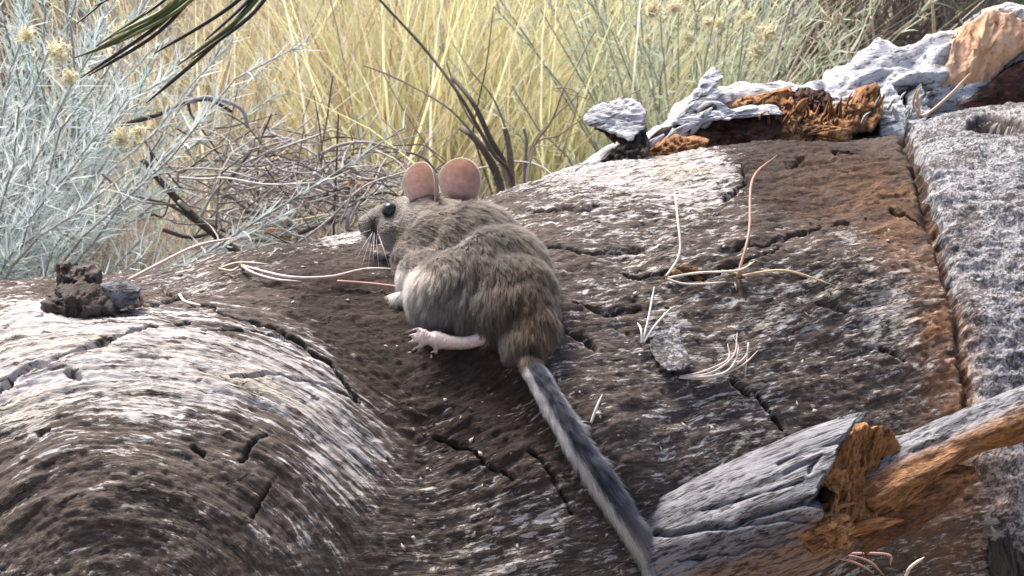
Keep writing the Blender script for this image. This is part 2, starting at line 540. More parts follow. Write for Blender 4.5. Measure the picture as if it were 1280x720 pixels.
# two grain fields: along the trunk, and swirling round the burl at the lower left
S = TH*rc[:, None]
wob = fbm(np.stack([XX*5, S*5, 0*XX], -1), 3)
g1 = np.stack([XX*1.0+.25*S+.02*wob, S-.12*XX+.03*wob, np.zeros_like(XX)], -1)
hx, hy = 170., 830.
hr = np.hypot((PX-hx)/1.25, PY-hy)*.00063
ha = np.arctan2(PY-hy, (PX-hx)/1.25)
g2 = np.stack([ha*.24, hr+.012*wob, np.zeros_like(XX)], -1)+3.1
hump_w = np.clip(gs(200, 560, 330, 220)*1.5, 0, 1)*ss(560, 470, PX+.25*(PY-500))*ss(330, 400, PY)*face
# displacement, metres outwards
D = .016*fbm(base*4.0+3, 3)+.006*fbm(base*14+9, 3)
step_line = [(150, 352), (222, 372), (273, 397), (342, 414), (410, 452), (450, 494), (485, 570), (500, 680), (505, 800)]
sd, sside = polydist(PX, PY, step_line)
inside = np.where(sside > 0, sd, -sd)          # + on the burl side
burl = ss(-45, 120, inside)*(.006+.040*gs(190, 690, 330, 230, 12))*ss(345, 440, PY)*face
D = D+burl
D = D-.030*gs(560, 560, 90, 260, -18)*face               # trough under the rat and down to the frame edge
D = D+.020*gs(760, 560, 70, 130, -35)*face               # rounded rib beside the trough
D = D-.022*np.exp(-(polydist(PX, PY, [(620, 480), (700, 560), (770, 640), (835, 730)])[0]/26)**2)*face*.5
D = D+.012*gs(1010, 330, 150, 60)*face
def crack(pts, w, dep):
    d, _ = polydist(PX+3.5*CN1, PY+3.5*CN2, pts)
    wv = np.maximum(w*.36, 1.7)*(.45+.9*np.clip(CN3*1.3+.5, 0, 1.4))
    return .9*dep*np.exp(-(d/wv)**2)*face
CN1 = fbm(base*55, 4, .6)*2.2; CN2 = fbm(base*55+40, 4, .6)*2.2; CN3 = fbm(base*35+80, 3)
CR = 0
for pts, w, dep in [
    ([(-30, 552), (0, 535), (40, 502), (95, 482), (150, 462), (200, 442), (236, 420)], 5.5, .012),
    ([(200, 362), (273, 398), (342, 415), (410, 453), (452, 494)], 5, .009),
    ([(296, 506), (350, 490), (400, 486), (446, 494)], 5, .008),
    ([(255, 432), (320, 425), (380, 432)], 3.5, .005), ([(120, 400), (180, 385), (230, 372)], 3, .004),
    ([(312, 612), (325, 594), (340, 577)], 2.5, .007), ([(322, 672), (334, 650), (352, 628)], 2.5, .007),
    ([(692, 408), (715, 424), (742, 442)], 6, .006), ([(718, 384), (755, 392), (795, 390)], 5, .010),
    ([(780, 345), (800, 352), (830, 348), (880, 353), (930, 338), (975, 322)], 5, .009),
    ([(900, 325), (975, 312), (1020, 298), (1062, 286)], 4, .008),
    ([(822, 448), (842, 466), (880, 470)], 5, .009), ([(915, 480), (932, 490)], 7, .010), ([(945, 492), (958, 512), (978, 538)], 5, .009),
    ([(1085, 432), (1105, 432), (1126, 446)], 5, .009), ([(1115, 268), (1140, 276), (1160, 284)], 6, .010),
    ([(928, 206), (932, 226), (908, 250)], 6, .008), ([(985, 205), (1010, 196)], 4, .006),
    ([(660, 560), (690, 590), (712, 640)], 4, .006), ([(540, 520), (590, 545), (640, 590)], 4, .006),
    ([(60, 582), (76, 580)], 8, .010), ([(252, 600), (262, 606)], 7, .009), ([(170, 372), (178, 382)], 6, .009), ([(95, 506), (108, 512)], 9, .008),
    ([(820, 700), (826, 660), (838, 630)], 8, .014), ([(650, 262), (720, 256), (790, 262)], 3, .004), ([(640, 300), (740, 320), (800, 318)], 3, .004),
    ([(1020, 380), (1060, 392)], 4, .006), ([(860, 262), (900, 268)], 3, .005), ([(1040, 190), (1070, 186)], 5, .006)]:
    CR = CR+crack(pts, w, dep)
hole = np.exp(-(((PX-1243)/30)**2+((PY-162)/12)**2))*face
ed0, _ = polydist(PX+5*CN1, PY, [(1120, 120), (1131, 165), (1146, 212), (1160, 272), (1181, 342), (1196, 402), (1206, 482), (1209, 560)])
D = D-CR*1.5-.012*np.exp(-(ed0/5)**2)*face
# fibrous bark relief, following the grain
gl = fbm(g1*np.array([32, 115, 1]), 4, .6); gh = 1.5*fbm(g2*np.array([12, 120, 1]), 4, .65)
rel = gl*(1-hump_w)+gh*hump_w
D = D+.0034*rel+.0016*fbm(base*260, 3, .6)
P = base+RAD*(D-.075*ss(.25, .7, hole))[..., None]
# surface colour fields (R pale fibre, G orange stain, B dark wood and painted contact shade by the rat, A which grain)
nz = fbm(base*22+5, 4, .6); nz2 = fbm(base*9+25, 3)
pale = .365+.28*nz2
pale = pale+.60*gs(250, 480, 260, 84, 10)+.45*gs(40, 500, 160, 80)+.45*gs(425, 600, 60, 90, 20)
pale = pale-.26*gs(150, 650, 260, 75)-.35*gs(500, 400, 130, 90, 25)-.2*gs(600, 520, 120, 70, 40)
pale = pale+.25*gs(700, 260, 130, 50)+np.clip(1.5*gs(855, 208, 80, 34, 12), 0, 1)*.85+.55*gs(760, 205, 90, 14, -10)
pale = pale-.7*np.clip(2*gs(1040, 222, 112, 52, 8), 0, 1)+.65*gs(1058, 304, 22, 14)+.25*gs(880, 550, 90, 60, 20)+.15*gs(960, 430, 120, 90)
pale = pale+.45*gs(1105, 400, 40, 40)+.6*gs(1262, 640, 50, 110)-.2*gs(790, 560, 40, 70, -30)+.25*gs(650, 650, 120, 70)
pale = pale+.5*gs(830, 430, 30, 36)+.9*gs(428, 290, 44, 9, -27)
pale = np.clip(pale+.22*nz, 0, 1)
orange = 1.25*gs(1180, 470, 30, 110, -6)+.45*gs(1130, 300, 40, 70)+.7*gs(1190, 650, 60, 90)+.25*gs(1060, 250, 80, 60)+.3*gs(1230, 600, 60, 60)
orange = np.clip(orange*(1+.5*nz), 0, 1)*face
dark = np.clip(2.2*gs(1035, 222, 112, 52, 8), 0, 1)+np.clip(1.5*gs(480, 392, 150, 62, 20), 0, 1)+np.clip(1.1*gs(590, 500, 150, 84, 40), 0, 1)+.6*gs(60, 372, 90, 22)+.35*gs(560, 660, 80, 60)+.1*gs(200, 690, 260, 50)  # trough terms also paint in the contact shadow under the rat
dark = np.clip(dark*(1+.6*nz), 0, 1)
ii = (np.arange(NXs-1)[:, None]*NT_+np.arange(NT_-1)[None])
QF = np.stack([ii, ii+NT_, ii+NT_+1, ii+1], -1)
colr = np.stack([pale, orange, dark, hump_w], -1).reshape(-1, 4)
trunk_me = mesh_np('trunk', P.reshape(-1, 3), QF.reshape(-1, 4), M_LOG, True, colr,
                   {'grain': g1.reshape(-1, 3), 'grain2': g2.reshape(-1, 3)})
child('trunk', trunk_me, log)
# grey bark plate on the right, lifted above the trunk wood
edge = [(1120, 120), (1131, 165), (1146, 212), (1160, 272), (1181, 342), (1196, 402), (1206, 482), (1209, 560), (1240, 640), (1262, 740)]
ed, es = polydist(PX+5*CN1, PY, edge)
ind = np.where(es < 0, ed, -ed)
lift = -.006+.0125*ss(-4, 16, ind)+.004*fbm(base*30+70, 4)
Pb = base+RAD*(D+.5*CR+lift+.003*fbm(g1*np.array([70, 90, 1]), 4, .65)-.05*ss(.22, .5, hole))[..., None]
sel = (ind > -9) & (TH > R_(-60)) & (TH < R_(120))
fs = sel[:-1, :-1] | sel[1:, :-1] | sel[:-1, 1:] | sel[1:, 1:]
Qs = QF[fs]
used, inv = np.unique(Qs, return_inverse=True)
cb = np.stack([0*PX, np.clip(.5*gs(1208, 480, 20, 110)+.5*gs(1230, 620, 60, 80), 0, 1), np.clip(ss(.10, .35, hole), 0, 1)], -1).reshape(-1, 3)[used]
bark_me = mesh_np('bark_plate', Pb.reshape(-1, 3)[used], inv.reshape(-1, 4), M_SLAB, True, cb, {'grain': g1.reshape(-1, 3)[used]})
tag(child('bark_plate', bark_me, log), 'pale grey rough bark plate with a dark knot hole')
# queries against the real surface
sub = 3
Pc = P[::sub, ::sub]; Pbc = Pb[::sub, ::sub]; sc_ = sel[::sub, ::sub]
Pq = np.where(sc_[..., None], Pbc, Pc)
n1, n2 = Pq.shape[:2]
iq = (np.arange(n1-1)[:, None]*n2+np.arange(n2-1)[None])
BV = BVHTree.FromPolygons([Vector(v) for v in Pq.reshape(-1, 3).tolist()], np.stack([iq, iq+n2, iq+n2+1, iq+1], -1).reshape(-1, 4).tolist())
def surf(x, y):
    d = pt(x, y, 1.0)-CAM
    loc, nrm, _, dist = BV.ray_cast(Vector(CAM), Vector(d))
    if loc is None:
        loc, nrm, _, _ = BV.find_nearest(Vector(pt(x, y, 1.5)))
    nrm = np.array(nrm)
    if nrm@(CAM-np.array(loc)) < 0: nrm = -nrm
    return np.array(loc), nrm
def sdepth(x, y):
    return float((surf(x, y)[0]-CAM)@FWD)
def spath(pts, lift=.001, n=12):
    """path of photo pixels laid on the log; a third value is height above the surface"""
    out = []
    for p in pts:
        l, nn = surf(p[0], p[1]); out.append(l+nn*(lift+(p[2] if len(p) > 2 else 0)))
    return smooth_path(out, n)
# ------------------------------------------------------------------ broken parts of the log
def cmask(fn):
    """vertex colour (R unused, G orange, B rot and darker undersides) from a function of photo pixel and distance"""
    def f(V):
        x, y, t = proj(V)
        g, b = fn(x, y, t)
        g = np.clip(np.broadcast_to(g, x.shape), 0, 1); b = np.clip(np.broadcast_to(b, x.shape), 0, 1)
        return np.stack([0*x, g, b], -1)
    return f
def ga(x, y, cx, cy, sx, sy): return np.exp(-((x-cx)/sx)**2-((y-cy)/sy)**2)
NOC = (0, 0, 0)
# silver ridge: what is left of the far wall of the trunk behind the broken top
rt = [(660, 236, 10), (700, 214, 16), (745, 201, 22), (800, 176, 30), (850, 143, 38), (890, 120, 46), (930, 110, 50), (1000, 106, 52), (1045, 98, 56), (1078, 78, 64), (1120, 66, 70), (1190, 42, 80), (1250, 30, 86), (1330, 14, 90), (1500, -20, 95)]
tt = np.interp([p[0] for p in rt], ST[:, 0], ST[:, 2])+np.interp([p[0] for p in rt], [660, 800, 900, 1500], [.02, .07, .12, .16])
rp = smooth_path([pt(p[0], p[1]+p[2], t) for p, t in zip(rt, tt)], 260)
rr = np.interp(np.linspace(0, 1, 260), np.linspace(0, 1, len(rt)), [p[2]*t/FPX for p, t in zip(rt, tt)])
ridge = tube('back_ridge', rp, rr, M_WHITE, log, 120, rough=.62, rscale=30, stretch=.42, seed=2,
     colors=cmask(lambda x, y, t: (.9*ga(x, y, 945, 138, 50, 14)+.6*ga(x, y, 1080, 140, 60, 20), ss(38, 60, y-np.interp(x, [p[0] for p in rt], [p[1] for p in rt]))*ss(820, 850, x)*ss(1180, 1140, x))))
tag(ridge, 'silver weathered ridge behind the broken top')
for poly, dt, mt, th_, nm in [
    ([(836, 160), (858, 132), (874, 110), (880, 94), (893, 82), (904, 94), (896, 108), (906, 118), (896, 126), (872, 138), (856, 152)], .07, M_WHITE, .025, 'silver_snag'),
    ([(1054, 100), (1058, 82), (1072, 76), (1082, 84), (1088, 100)], .14, M_WHITE, .03, 'silver_snag'),
    ([(729, 150), (740, 133), (768, 125), (794, 127), (806, 141), (807, 158), (797, 168), (786, 178), (776, 168), (750, 161), (735, 158)], .02, M_WHITE, .03, 'silver_snag'),
    ([(742, 160), (776, 166), (790, 170), (784, 184), (772, 180), (762, 172)], .022, M_ROT, .025, 'rot_and_hole_piece'),
    ([(748, 205), (772, 186), (788, 170), (806, 162), (814, 184), (806, 203), (780, 206)], .005, M_KNOT, .04, 'rot_and_hole_piece'),
    ([(842, 156), (900, 146), (966, 142), (978, 166), (950, 184), (880, 192), (856, 184)], .045, M_ROT, .04, 'rot_and_hole_piece'),
    ([(840, 152), (880, 139), (970, 131), (978, 143), (900, 149), (850, 158)], .04, M_WHITE, .05, 'silver_plank'),
    ([(896, 138), (940, 121), (985, 113), (992, 130), (960, 139), (910, 143)], .055, M_ORANGE, .04, 'heartwood_chunk'),
    ([(990, 116), (1010, 108), (1037, 116), (1044, 136), (1020, 152), (998, 144)], .06, M_ROT, .03, 'rot_and_hole_piece'),  # dark slab standing in for the shade of a hole
    ([(808, 192), (830, 175), (858, 172), (884, 179), (870, 197), (840, 206), (815, 204)], .004, M_ORANGE, .03, 'heartwood_chunk'),
    ([(966, 164), (976, 142), (986, 124), (998, 129), (1004, 143), (992, 166)], .018, M_ORANGE, .02, 'heartwood_chunk'),
    ([(1034, 146), (1046, 130), (1070, 128), (1079, 110), (1100, 107), (1104, 146), (1088, 164), (1060, 168), (1040, 158)], .03, M_ORANGE, .04, 'heartwood_chunk'),
    ([(940, 172), (975, 155), (1010, 156), (1040, 158), (1064, 162), (1064, 174), (1010, 180), (970, 180)], .002, M_ORANGE, .03, 'heartwood_chunk'),
    ([(1000, 164), (1006, 150), (1013, 138), (1022, 147), (1032, 166)], .012, M_ORANGE, .014, 'heartwood_chunk'),
    ([(1022, 166), (1030, 152), (1046, 146), (1054, 166)], .01, M_ORANGE, .014, 'heartwood_chunk'),
    ([(1100, 172), (1103, 112), (1115, 106), (1127, 125), (1134, 150), (1130, 174)], .02, M_WHITE, .03, 'pale_splinter'),
    ([(1128, 160), (1136, 118), (1150, 104), (1160, 124), (1158, 160)], .05, M_WHITE, .03, 'pale_splinter'),
]:
    cx = sum(p[0] for p in poly)/len(poly)
    t = float(np.interp(cx, ST[:, 0], ST[:, 2]))+dt
    fl_ = mt is not M_WHITE
    slab(nm, poly, t, th_, mt, log, NOC, gl=(RNG.normal()*.5, 0, 1) if fl_ else (1, 0, .35), smooth=False, dome=.002, amp=.010 if fl_ else .005, scale=48, aniso=(1.8, 1, .6) if fl_ else (.8, 1, 2), rings=8 if fl_ else 12, M=56 if fl_ else 90, jag=6 if fl_ else 5, seed=int(cx) % 17, tilt=(0, -.6), ridged=.6 if fl_ else .35)
# torn splinters sticking out of the break
for k in range(46):
    x0 = RNG.uniform(945, 1150); y0 = np.interp(x0, [945, 1150], [172, 160])-RNG.uniform(0, 34)
    t0 = float(np.interp(x0, ST[:, 0], ST[:, 2]))+RNG.uniform(.006, .045)
    a = RNG.normal(-1.3, .5); L_ = RNG.uniform(9, 30)
    mt = M_ORANGE if RNG.random() < .68 and x0 < 1108 else (M_WHITE if x0 > 1085 or RNG.random() < .3 else M_ROT)
    tube('torn_splinter', smooth_path([pt(x0, y0+4, t0+.004), pt(x0+math.cos(a)*L_*.5+RNG.normal()*1.5, y0+math.sin(a)*L_*.5, t0), pt(x0+math.cos(a)*L_, y0+math.sin(a)*L_, t0-.004)], 7), np.array([1, 1, .9, .75, .6, .35, .08])*RNG.uniform(.0018, .0050), mt, log, 7, flat=.45, rough=.7, rscale=150, seed=k, colors=NOC)
for k in range(16):
    x0 = RNG.uniform(690, 900); y0 = np.interp(x0, [690, 745, 800, 850, 900], [216, 204, 182, 150, 125])+RNG.uniform(0, 22)
    t0 = float(np.interp(x0, ST[:, 0], ST[:, 2]))+np.interp(x0, [690, 900], [.0, .06])
    a = RNG.normal(-.6, .25); L_ = RNG.uniform(20, 55)
    tube('torn_splinter', smooth_path([pt(x0-math.cos(a)*L_*.5, y0-math.sin(a)*L_*.5, t0), pt(x0, y0-2, t0-.004), pt(x0+math.cos(a)*L_*.5, y0+math.sin(a)*L_*.5, t0)], 12), np.interp(np.linspace(0, 1, 12), [0, .3, .7, 1], [.2, 1, .9, .15])*RNG.uniform(.003, .006), M_WHITE if RNG.random() < .75 else M_KNOT, log, 9, flat=.5, rough=.7, rscale=90, seed=k+60, colors=NOC)
# snapped limb at the far right with an orange torn face
st = slab('limb_stump', [(1160, 130), (1170, 100), (1184, 66), (1200, 32), (1232, 10), (1270, 10), (1296, 24), (1330, 60), (1330, 130), (1280, 140), (1220, 138)], 1.90, .28, M_WHITE, log, NOC, gl=(.5, 0, 1), dome=.0, amp=.012, back=(.55, 1, -.1), shrink=.9, seed=4, jag=6, ridged=.5)
tag(st, 'snapped limb stump with a torn orange face')
slab('torn_face', [(1170, 118), (1180, 90), (1190, 58), (1205, 31), (1234, 14), (1266, 16), (1284, 34), (1288, 58), (1254, 84), (1226, 116), (1196, 124)], 1.885, .05, M_PEACH, st, NOC, gl=(.6, 0, 1), dome=.012, amp=.010, scale=20, aniso=(2.0, 1, .6), rings=26, M=150, jag=4, seed=9, ridged=.35)
slab('rot_and_hole_piece', [(1196, 132), (1228, 112), (1258, 88), (1300, 66), (1310, 132), (1240, 140)], 1.872, .05, M_ROT, st, NOC, dome=.004, amp=.006, seed=12)
# knot stub on the left edge
kt = sdepth(95, 392)
kb = slab('knot_stub', [(52, 378), (74, 360), (100, 356), (126, 368), (144, 392), (122, 405), (76, 404), (56, 396)], kt-.004, .05, M_KNOT, log, NOC, gl=(.2, 0, 1), smooth=False, dome=.012, amp=.007, scale=42, aniso=(1.6, 1, .7), seed=3, jag=7, ridged=.6, rings=10, M=64)
tag(kb, 'dark broken knot stub')
slab('knot_tip', [(67, 336), (70, 328), (84, 327), (86, 334), (104, 333), (121, 341), (122, 362), (102, 373), (80, 366), (74, 350)], kt+.008, .03, M_KNOT, kb, NOC, gl=(.6, 0, 1), smooth=False, dome=.006, amp=.006, scale=50, aniso=(1.6, 1, .8), seed=5, jag=5, ridged=.6, rings=10, M=56)
slab('knot_flake', [(124, 356), (150, 350), (174, 364), (170, 378), (148, 388), (130, 376)], kt+.004, .02, M_STUB, kb, NOC, dome=.004, amp=.003, seed=6)
# the snapped limb at the lower right
limb = empty('broken_limb', pt(850, 690, 1.26), None, None); limb.parent = log
limb.location = Vector(pt(850, 690, 1.26))-log.location
del_t = 1.235
def P3(x, y, t): return pt(x, y, t)
lp = smooth_path([P3(836, 694, 1.275), P3(870, 680, 1.258), P3(930, 656, 1.243), P3(990, 634, 1.23), P3(1022, 621, 1.224)], 130)
lr = np.interp(np.linspace(0, 1, 130), [0, .12, .45, .8, 1], [.036, .042, .045, .046, .043])
def limb_split(V, g):
    x, y, t = proj(V); ax = 690-(x-850)*.40
    fr = (V-lp[np.clip(((x-836)/186*129).astype(int), 0, 129)])@FWD < .01
    d_ = np.zeros(len(V))
    for pts, w, dp in [([(820, 668), (870, 662), (915, 656), (945, 643), (1000, 631), (1036, 625)], 3.2, .009), ([(880, 640), (930, 622), (985, 606)], 2, .004), ([(930, 655), (980, 650), (1015, 652)], 2, .004), ([(955, 588), (1000, 572), (1040, 560)], 2, .004), ([(850, 700), (920, 690), (990, 672)], 2.5, .005), ([(965, 596), (985, 586), (990, 598)], 2, .004)]:
        q = polydist(x+2*vnoise(np.stack([x*.06, y*.06, 0*x], -1)), y+3*vnoise(np.stack([x*.05, y*.05, 0*x+9], -1)), pts)[0]
        d_ = np.maximum(d_, dp*np.exp(-(q/w)**2))
    d_ = d_*fr
    nup_ = np.clip(((V-lp[np.clip(((x-836)/186*129).astype(int), 0, 129)])@UPV)/.04, -1, 1)
    wv_ = np.clip((g[:, 0]/g[:, 0].max()-.6)/.4, 0, 1)**2
    ad = lp[-1]-lp[-8]; ad /= np.linalg.norm(ad)
    V = V+ad*(wv_*(.044*np.clip(nup_, 0, 1)**1.2+.014*np.clip(-nup_, 0, 1)))[:, None]
    return V+FWD*d_[:, None]+UPV*(-.4*d_)[:, None]
sh = tube('limb_shell', lp, lr, M_STUB, limb, 280, rough=.20, rscale=34, stretch=.2, seed=6, jag=.020, caps=True, post=limb_split,
     colors=cmask(lambda x, y, t: (.6*ga(x, y, 1035, 665, 35, 24)+.45*ss(15, 50, y-(686-(x-850)*.375)+8*vnoise(np.stack([x*.05, y*.1, 0*x], -1))), 0*x)))
tag(sh, 'grey weathered limb wood with a long split')
slab('broken_face', [(1016, 600), (1040, 572), (1060, 548), (1080, 532), (1112, 534), (1124, 552), (1116, 592), (1106, 622), (1090, 650), (1066, 680), (1046, 676), (1036, 644), (1044, 616)], 1.208, .03, M_ORANGE, limb, NOC, gl=(.3, 0, 1), dome=-.004, amp=.009, scale=34, aniso=(1.6, 1, .9), rings=24, M=170, jag=6, seed=2, back=(-.3, 1, -.1), shrink=.8, tilt=(.5, 0), ridged=.5)
slab('torn_flap', [(1006, 664), (1036, 646), (1060, 642), (1070, 662), (1060, 688), (1030, 684)], 1.183, .02, M_ORANGE, limb, NOC, gl=(1, 0, .4), dome=.002, amp=.006, seed=21, back=(-.9, .6, -.2), jag=5, ridged=.5, smooth=False)
up = smooth_path([P3(1088, 602, 1.246), P3(1125, 583, 1.238), P3(1175, 558, 1.226), P3(1230, 532, 1.212), P3(1310, 500, 1.195)], 110)
sp = tube('upper_splinter', up, np.interp(np.linspace(0, 1, 110), [0, .25, .6, 1], [.026, .025, .019, .013]), M_STUB, limb, 90, flat=1.2, rough=.75, rscale=42, stretch=.2, seed=11,
     colors=cmask(lambda x, y, t: (ss(-16, 8, y-(585-(x-1115)*.44))*1.0, .5*ss(14, 30, y-(585-(x-1115)*.44))*vnoise(np.stack([x*.03, y*.1, 0*x], -1)))))
tag(sp, 'long grey and orange splinter')
lo = smooth_path([P3(1062, 650, 1.244), P3(1105, 632, 1.238), P3(1160, 609, 1.228), P3(1220, 588, 1.215)], 80)
tube('lower_splinter', lo, np.interp(np.linspace(0, 1, 80), [0, .4, .8, 1], [.024, .021, .012, .003]), M_STUB, limb, 80, rough=.85, rscale=44, stretch=.2, seed=15,
     colors=cmask(lambda x, y, t: (.95, .55*ss(8, 30, y-(640-(x-1060)*.36)))))  # darker towards the underside of the splinter
for k, (a, b, r) in enumerate([((1000, 646), (1072, 628), .004), ((1060, 664), (1130, 650), .005), ((1120, 610), (1190, 585), .005)]):
    tube('small_splinter', smooth_path([P3(*a, 1.212), P3((a[0]+b[0])/2, (a[1]+b[1])/2-3, 1.206), P3(*b, 1.202)], 20), np.interp(np.linspace(0, 1, 20), [0, .6, 1], [r, r*.8, r*.1]), M_ORANGE, limb, 16, rough=.5, rscale=60, seed=k, colors=NOC)
# charred snag at the lower right corner
ct = sdepth(1250, 700)-.012
ch = tube('charred_snag', smooth_path([P3(1262, 760, ct+.03), P3(1256, 715, ct), P3(1247, 668, ct-.012)], 40), np.interp(np.linspace(0, 1, 40), [0, .5, 1], [.014, .011, .007]), M_CHAR, log, 40, rough=.6, rscale=70, stretch=.2, seed=5, jag=.012, colors=NOC)
tag(ch, 'black charred snag')
tube('charred_snag', smooth_path([P3(1290, 760, ct+.03), P3(1283, 715, ct), P3(1280, 690, ct-.008)], 40), np.interp(np.linspace(0, 1, 40), [0, .5, 1], [.012, .009, .004]), M_CHAR, log, 40, rough=.6, rscale=70, stretch=.2, seed=8, jag=.01, colors=NOC)
# loose bark crumbs and flakes lying on the trunk: too many and too small to count
N = 300
cx = RNG.uniform(300, 1130, N); cy = RNG.uniform(250, 715, N)
Vs, Fs = [], []; kk = 0
tri0 = np.array([[0, 1, 2], [0, 2, 3], [0, 3, 4], [0, 4, 1], [5, 2, 1], [5, 3, 2], [5, 4, 3], [5, 1, 4]])
cc = []
for x, y in zip(cx, cy):
    l, nn = surf(x, y)
    if l[1] > 2 or (x < 480 and y > 400): continue
    r = RNG.uniform(.0005, .0017)
    a = np.cross(nn, RNG.normal(size=3)); a /= np.linalg.norm(a); b = np.cross(nn, a)
    e = RNG.uniform(.5, 1.6, 4)*r
    p = np.array([l+nn*r*.5, l+a*e[0]*1.8, l+b*e[1], l-a*e[2]*1.8, l-b*e[3], l-nn*r*.5])+nn*r*.2
    Vs.append(p); Fs.append(tri0+kk); kk += 6
    q = RNG.random(); cc += [[.50, .44, .40] if q < .5 else [.10, .07, .055]]*6
tag(child('bark_crumbs', mesh_np('bark_crumbs', np.vstack(Vs), np.vstack(Fs), M_TWIG, False, np.array(cc)), log), kind='stuff')
# ------------------------------------------------------------------ the rat
mm = lambda px, t: px*t/FPX
BL = [  # photo x, y, distance, radius in photo px, (stretch x, y, depth)
    (638, 388, 1.296, 58, (1, 1, 1)), (621, 348, 1.318, 66, (1, 1, .95)), (600, 360, 1.305, 58, (1, 1, .85)), (634, 368, 1.304, 60, (1, 1, 1)), (592, 318, 1.342, 63, (1, 1, .9)),
    (552, 303, 1.352, 50, (1, 1, .95)), (532, 288, 1.360, 40, (1, 1, 1)), (564, 370, 1.303, 53, (1.02, 1, .8)), (541, 348, 1.335, 43, (1, 1, 1)),
    (520, 320, 1.350, 30, (1, 1, 1)),
    (506, 277, 1.368, 31, (1, 1, 1)), (497, 291, 1.360, 26, (1, 1, .9)), (484, 277, 1.376, 25, (1, .95, .9)), (470, 281, 1.384, 19, (1, 1, .95)), (458, 281, 1.390, 13, (1, 1, 1)), (470, 294, 1.382, 13, (1.2, 1, 1)),
    (650, 432, 1.268, 24, (1, 1, 1)), (600, 408, 1.292, 28, (1.2, .8, 1)), (656, 412, 1.283, 42, (1, 1, 1)), (656, 428, 1.272, 32, (1, 1, 1)), (600, 384, 1.296, 46, (1, 1, .9))]
bm = bmesh.new()
def ball(p, r, st=(1, 1, 1)):
    q = bmesh.ops.create_icosphere(bm, subdivisions=4, radius=1.0)['verts']
    for v in q:
        c = np.array(v.co)*r*np.array(st)
        v.co = Vector(p+c[0]*RGT+c[1]*UPV+c[2]*FWD)
for x, y, t, r, s_ in BL: ball(pt(x, y, t), mm(r, t), s_)
def settle(vox, it):
    m_ = bpy.data.meshes.new('rough_rat'); bm.to_mesh(m_)
    o_ = bpy.data.objects.new('rough_rat', m_); COL.objects.link(o_)
    md = o_.modifiers.new('r', 'REMESH'); md.mode = 'VOXEL'; md.voxel_size = vox
    md = o_.modifiers.new('s', 'SMOOTH'); md.factor = .5; md.iterations = it
    e_ = bpy.data.meshes.new_from_object(o_.evaluated_get(bpy.context.evaluated_depsgraph_get()))
    bpy.data.objects.remove(o_, do_unlink=True); bpy.data.meshes.remove(m_)
    return e_
sm = settle(.0016, 44)
bm.free(); bm = bmesh.new(); bm.from_mesh(sm)
def limbs(pts, n=14):
    P_ = smooth_path([list(pt(p[0], p[1], p[2]))+[mm(p[3], p[2])] for p in pts], n) if False else None
    A = np.array([list(pt(p[0], p[1], p[2])) for p in pts]); rad = np.array([mm(p[3], p[2]) for p in pts])
    Q_ = smooth_path(A, n); rr_ = np.interp(np.linspace(0, 1, n), np.linspace(0, 1, len(pts)), rad)
    for p, r in zip(Q_, rr_): ball2(p, r)
def ball2(p, r):
    q = bmesh.ops.create_icosphere(bm, subdivisions=2, radius=float(r))['verts']
    for v in q: v.co = v.co+Vector(p)
ft = sdepth(560, 440)-.010
limbs([(632, 408, ft+.012, 12), (612, 420, ft, 8.5), (585, 428, ft-.001, 7.5), (562, 428, ft-.001, 8.5), (545, 424, ft, 10.5)], 26)
TOES = [(523, 411, 3.1), (517, 418.5, 3.2), (517, 426.5, 3.2), (523, 434, 3.1), (545, 439, 3.0)]
for (x, y, r) in TOES:
    limbs([(546, 426, ft, 5.0), ((x+543)/2, (y+424)/2-1.5, ft-.002, r), (x, y, ft, r*.9)], 9)
# left forefoot tucked under the chest
f2 = sdepth(505, 372)-.004
limbs([(525, 352, f2+.006, 11), (510, 366, f2, 7), (498, 372, f2, 6)], 10)
TAILPX = [(648, 436), (668, 466), (690, 500), (731, 562), (771, 630), (800, 700), (816, 765), (826, 830)]
def tpt(p, i):
    l, nn = surf(*p)
    return l+nn*(.010 if i > 0 else .03)
tp = [tpt(p, i) for i, p in enumerate(TAILPX)]
tp[0] = pt(650, 432, 1.266)
TP = smooth_path(tp, 90)
TR = np.interp(np.linspace(0, 1, 90), [0, .1, .6, 1], [.0085, .0062, .0055, .003])
for p, r in zip(TP, TR): ball2(p, r)
ev = settle(.0012, 4)
bm.free()
RV = np.zeros(len(ev.vertices)*3); ev.vertices.foreach_get('co', RV); RV = RV.reshape(-1, 3)
RN = np.zeros(len(ev.vertices)*3); ev.vertices.foreach_get('normal', RN); RN = RN.reshape(-1, 3)
ev.calc_loop_triangles()
TRI = np.zeros(len(ev.loop_triangles)*3, np.int32); ev.loop_triangles.foreach_get('vertices', TRI); TRI = TRI.reshape(-1, 3)
TS = np.concatenate([[0], np.cumsum(np.linalg.norm(np.diff(TP, axis=0), axis=1))]); TLEN = TS[-1]
tT, _, _ = frames(TP)
FUR_SIDE = np.cross(tT, np.array([0, -.75, .66])); FUR_SIDE /= np.linalg.norm(FUR_SIDE, axis=1)[:, None]
if FUR_SIDE[10]@RGT < 0: FUR_SIDE = -FUR_SIDE
def tail_coord(Q_):
    d = np.linalg.norm(Q_[:, None]-TP[None, ::3], axis=2)
    k = d.argmin(1)*3
    return TS[k]/TLEN, d.min(1), k
FOOTPX = np.array([(p[0], p[1]) for p in [(612, 421), (585, 429), (560, 429), (540, 424), (527, 424)]])
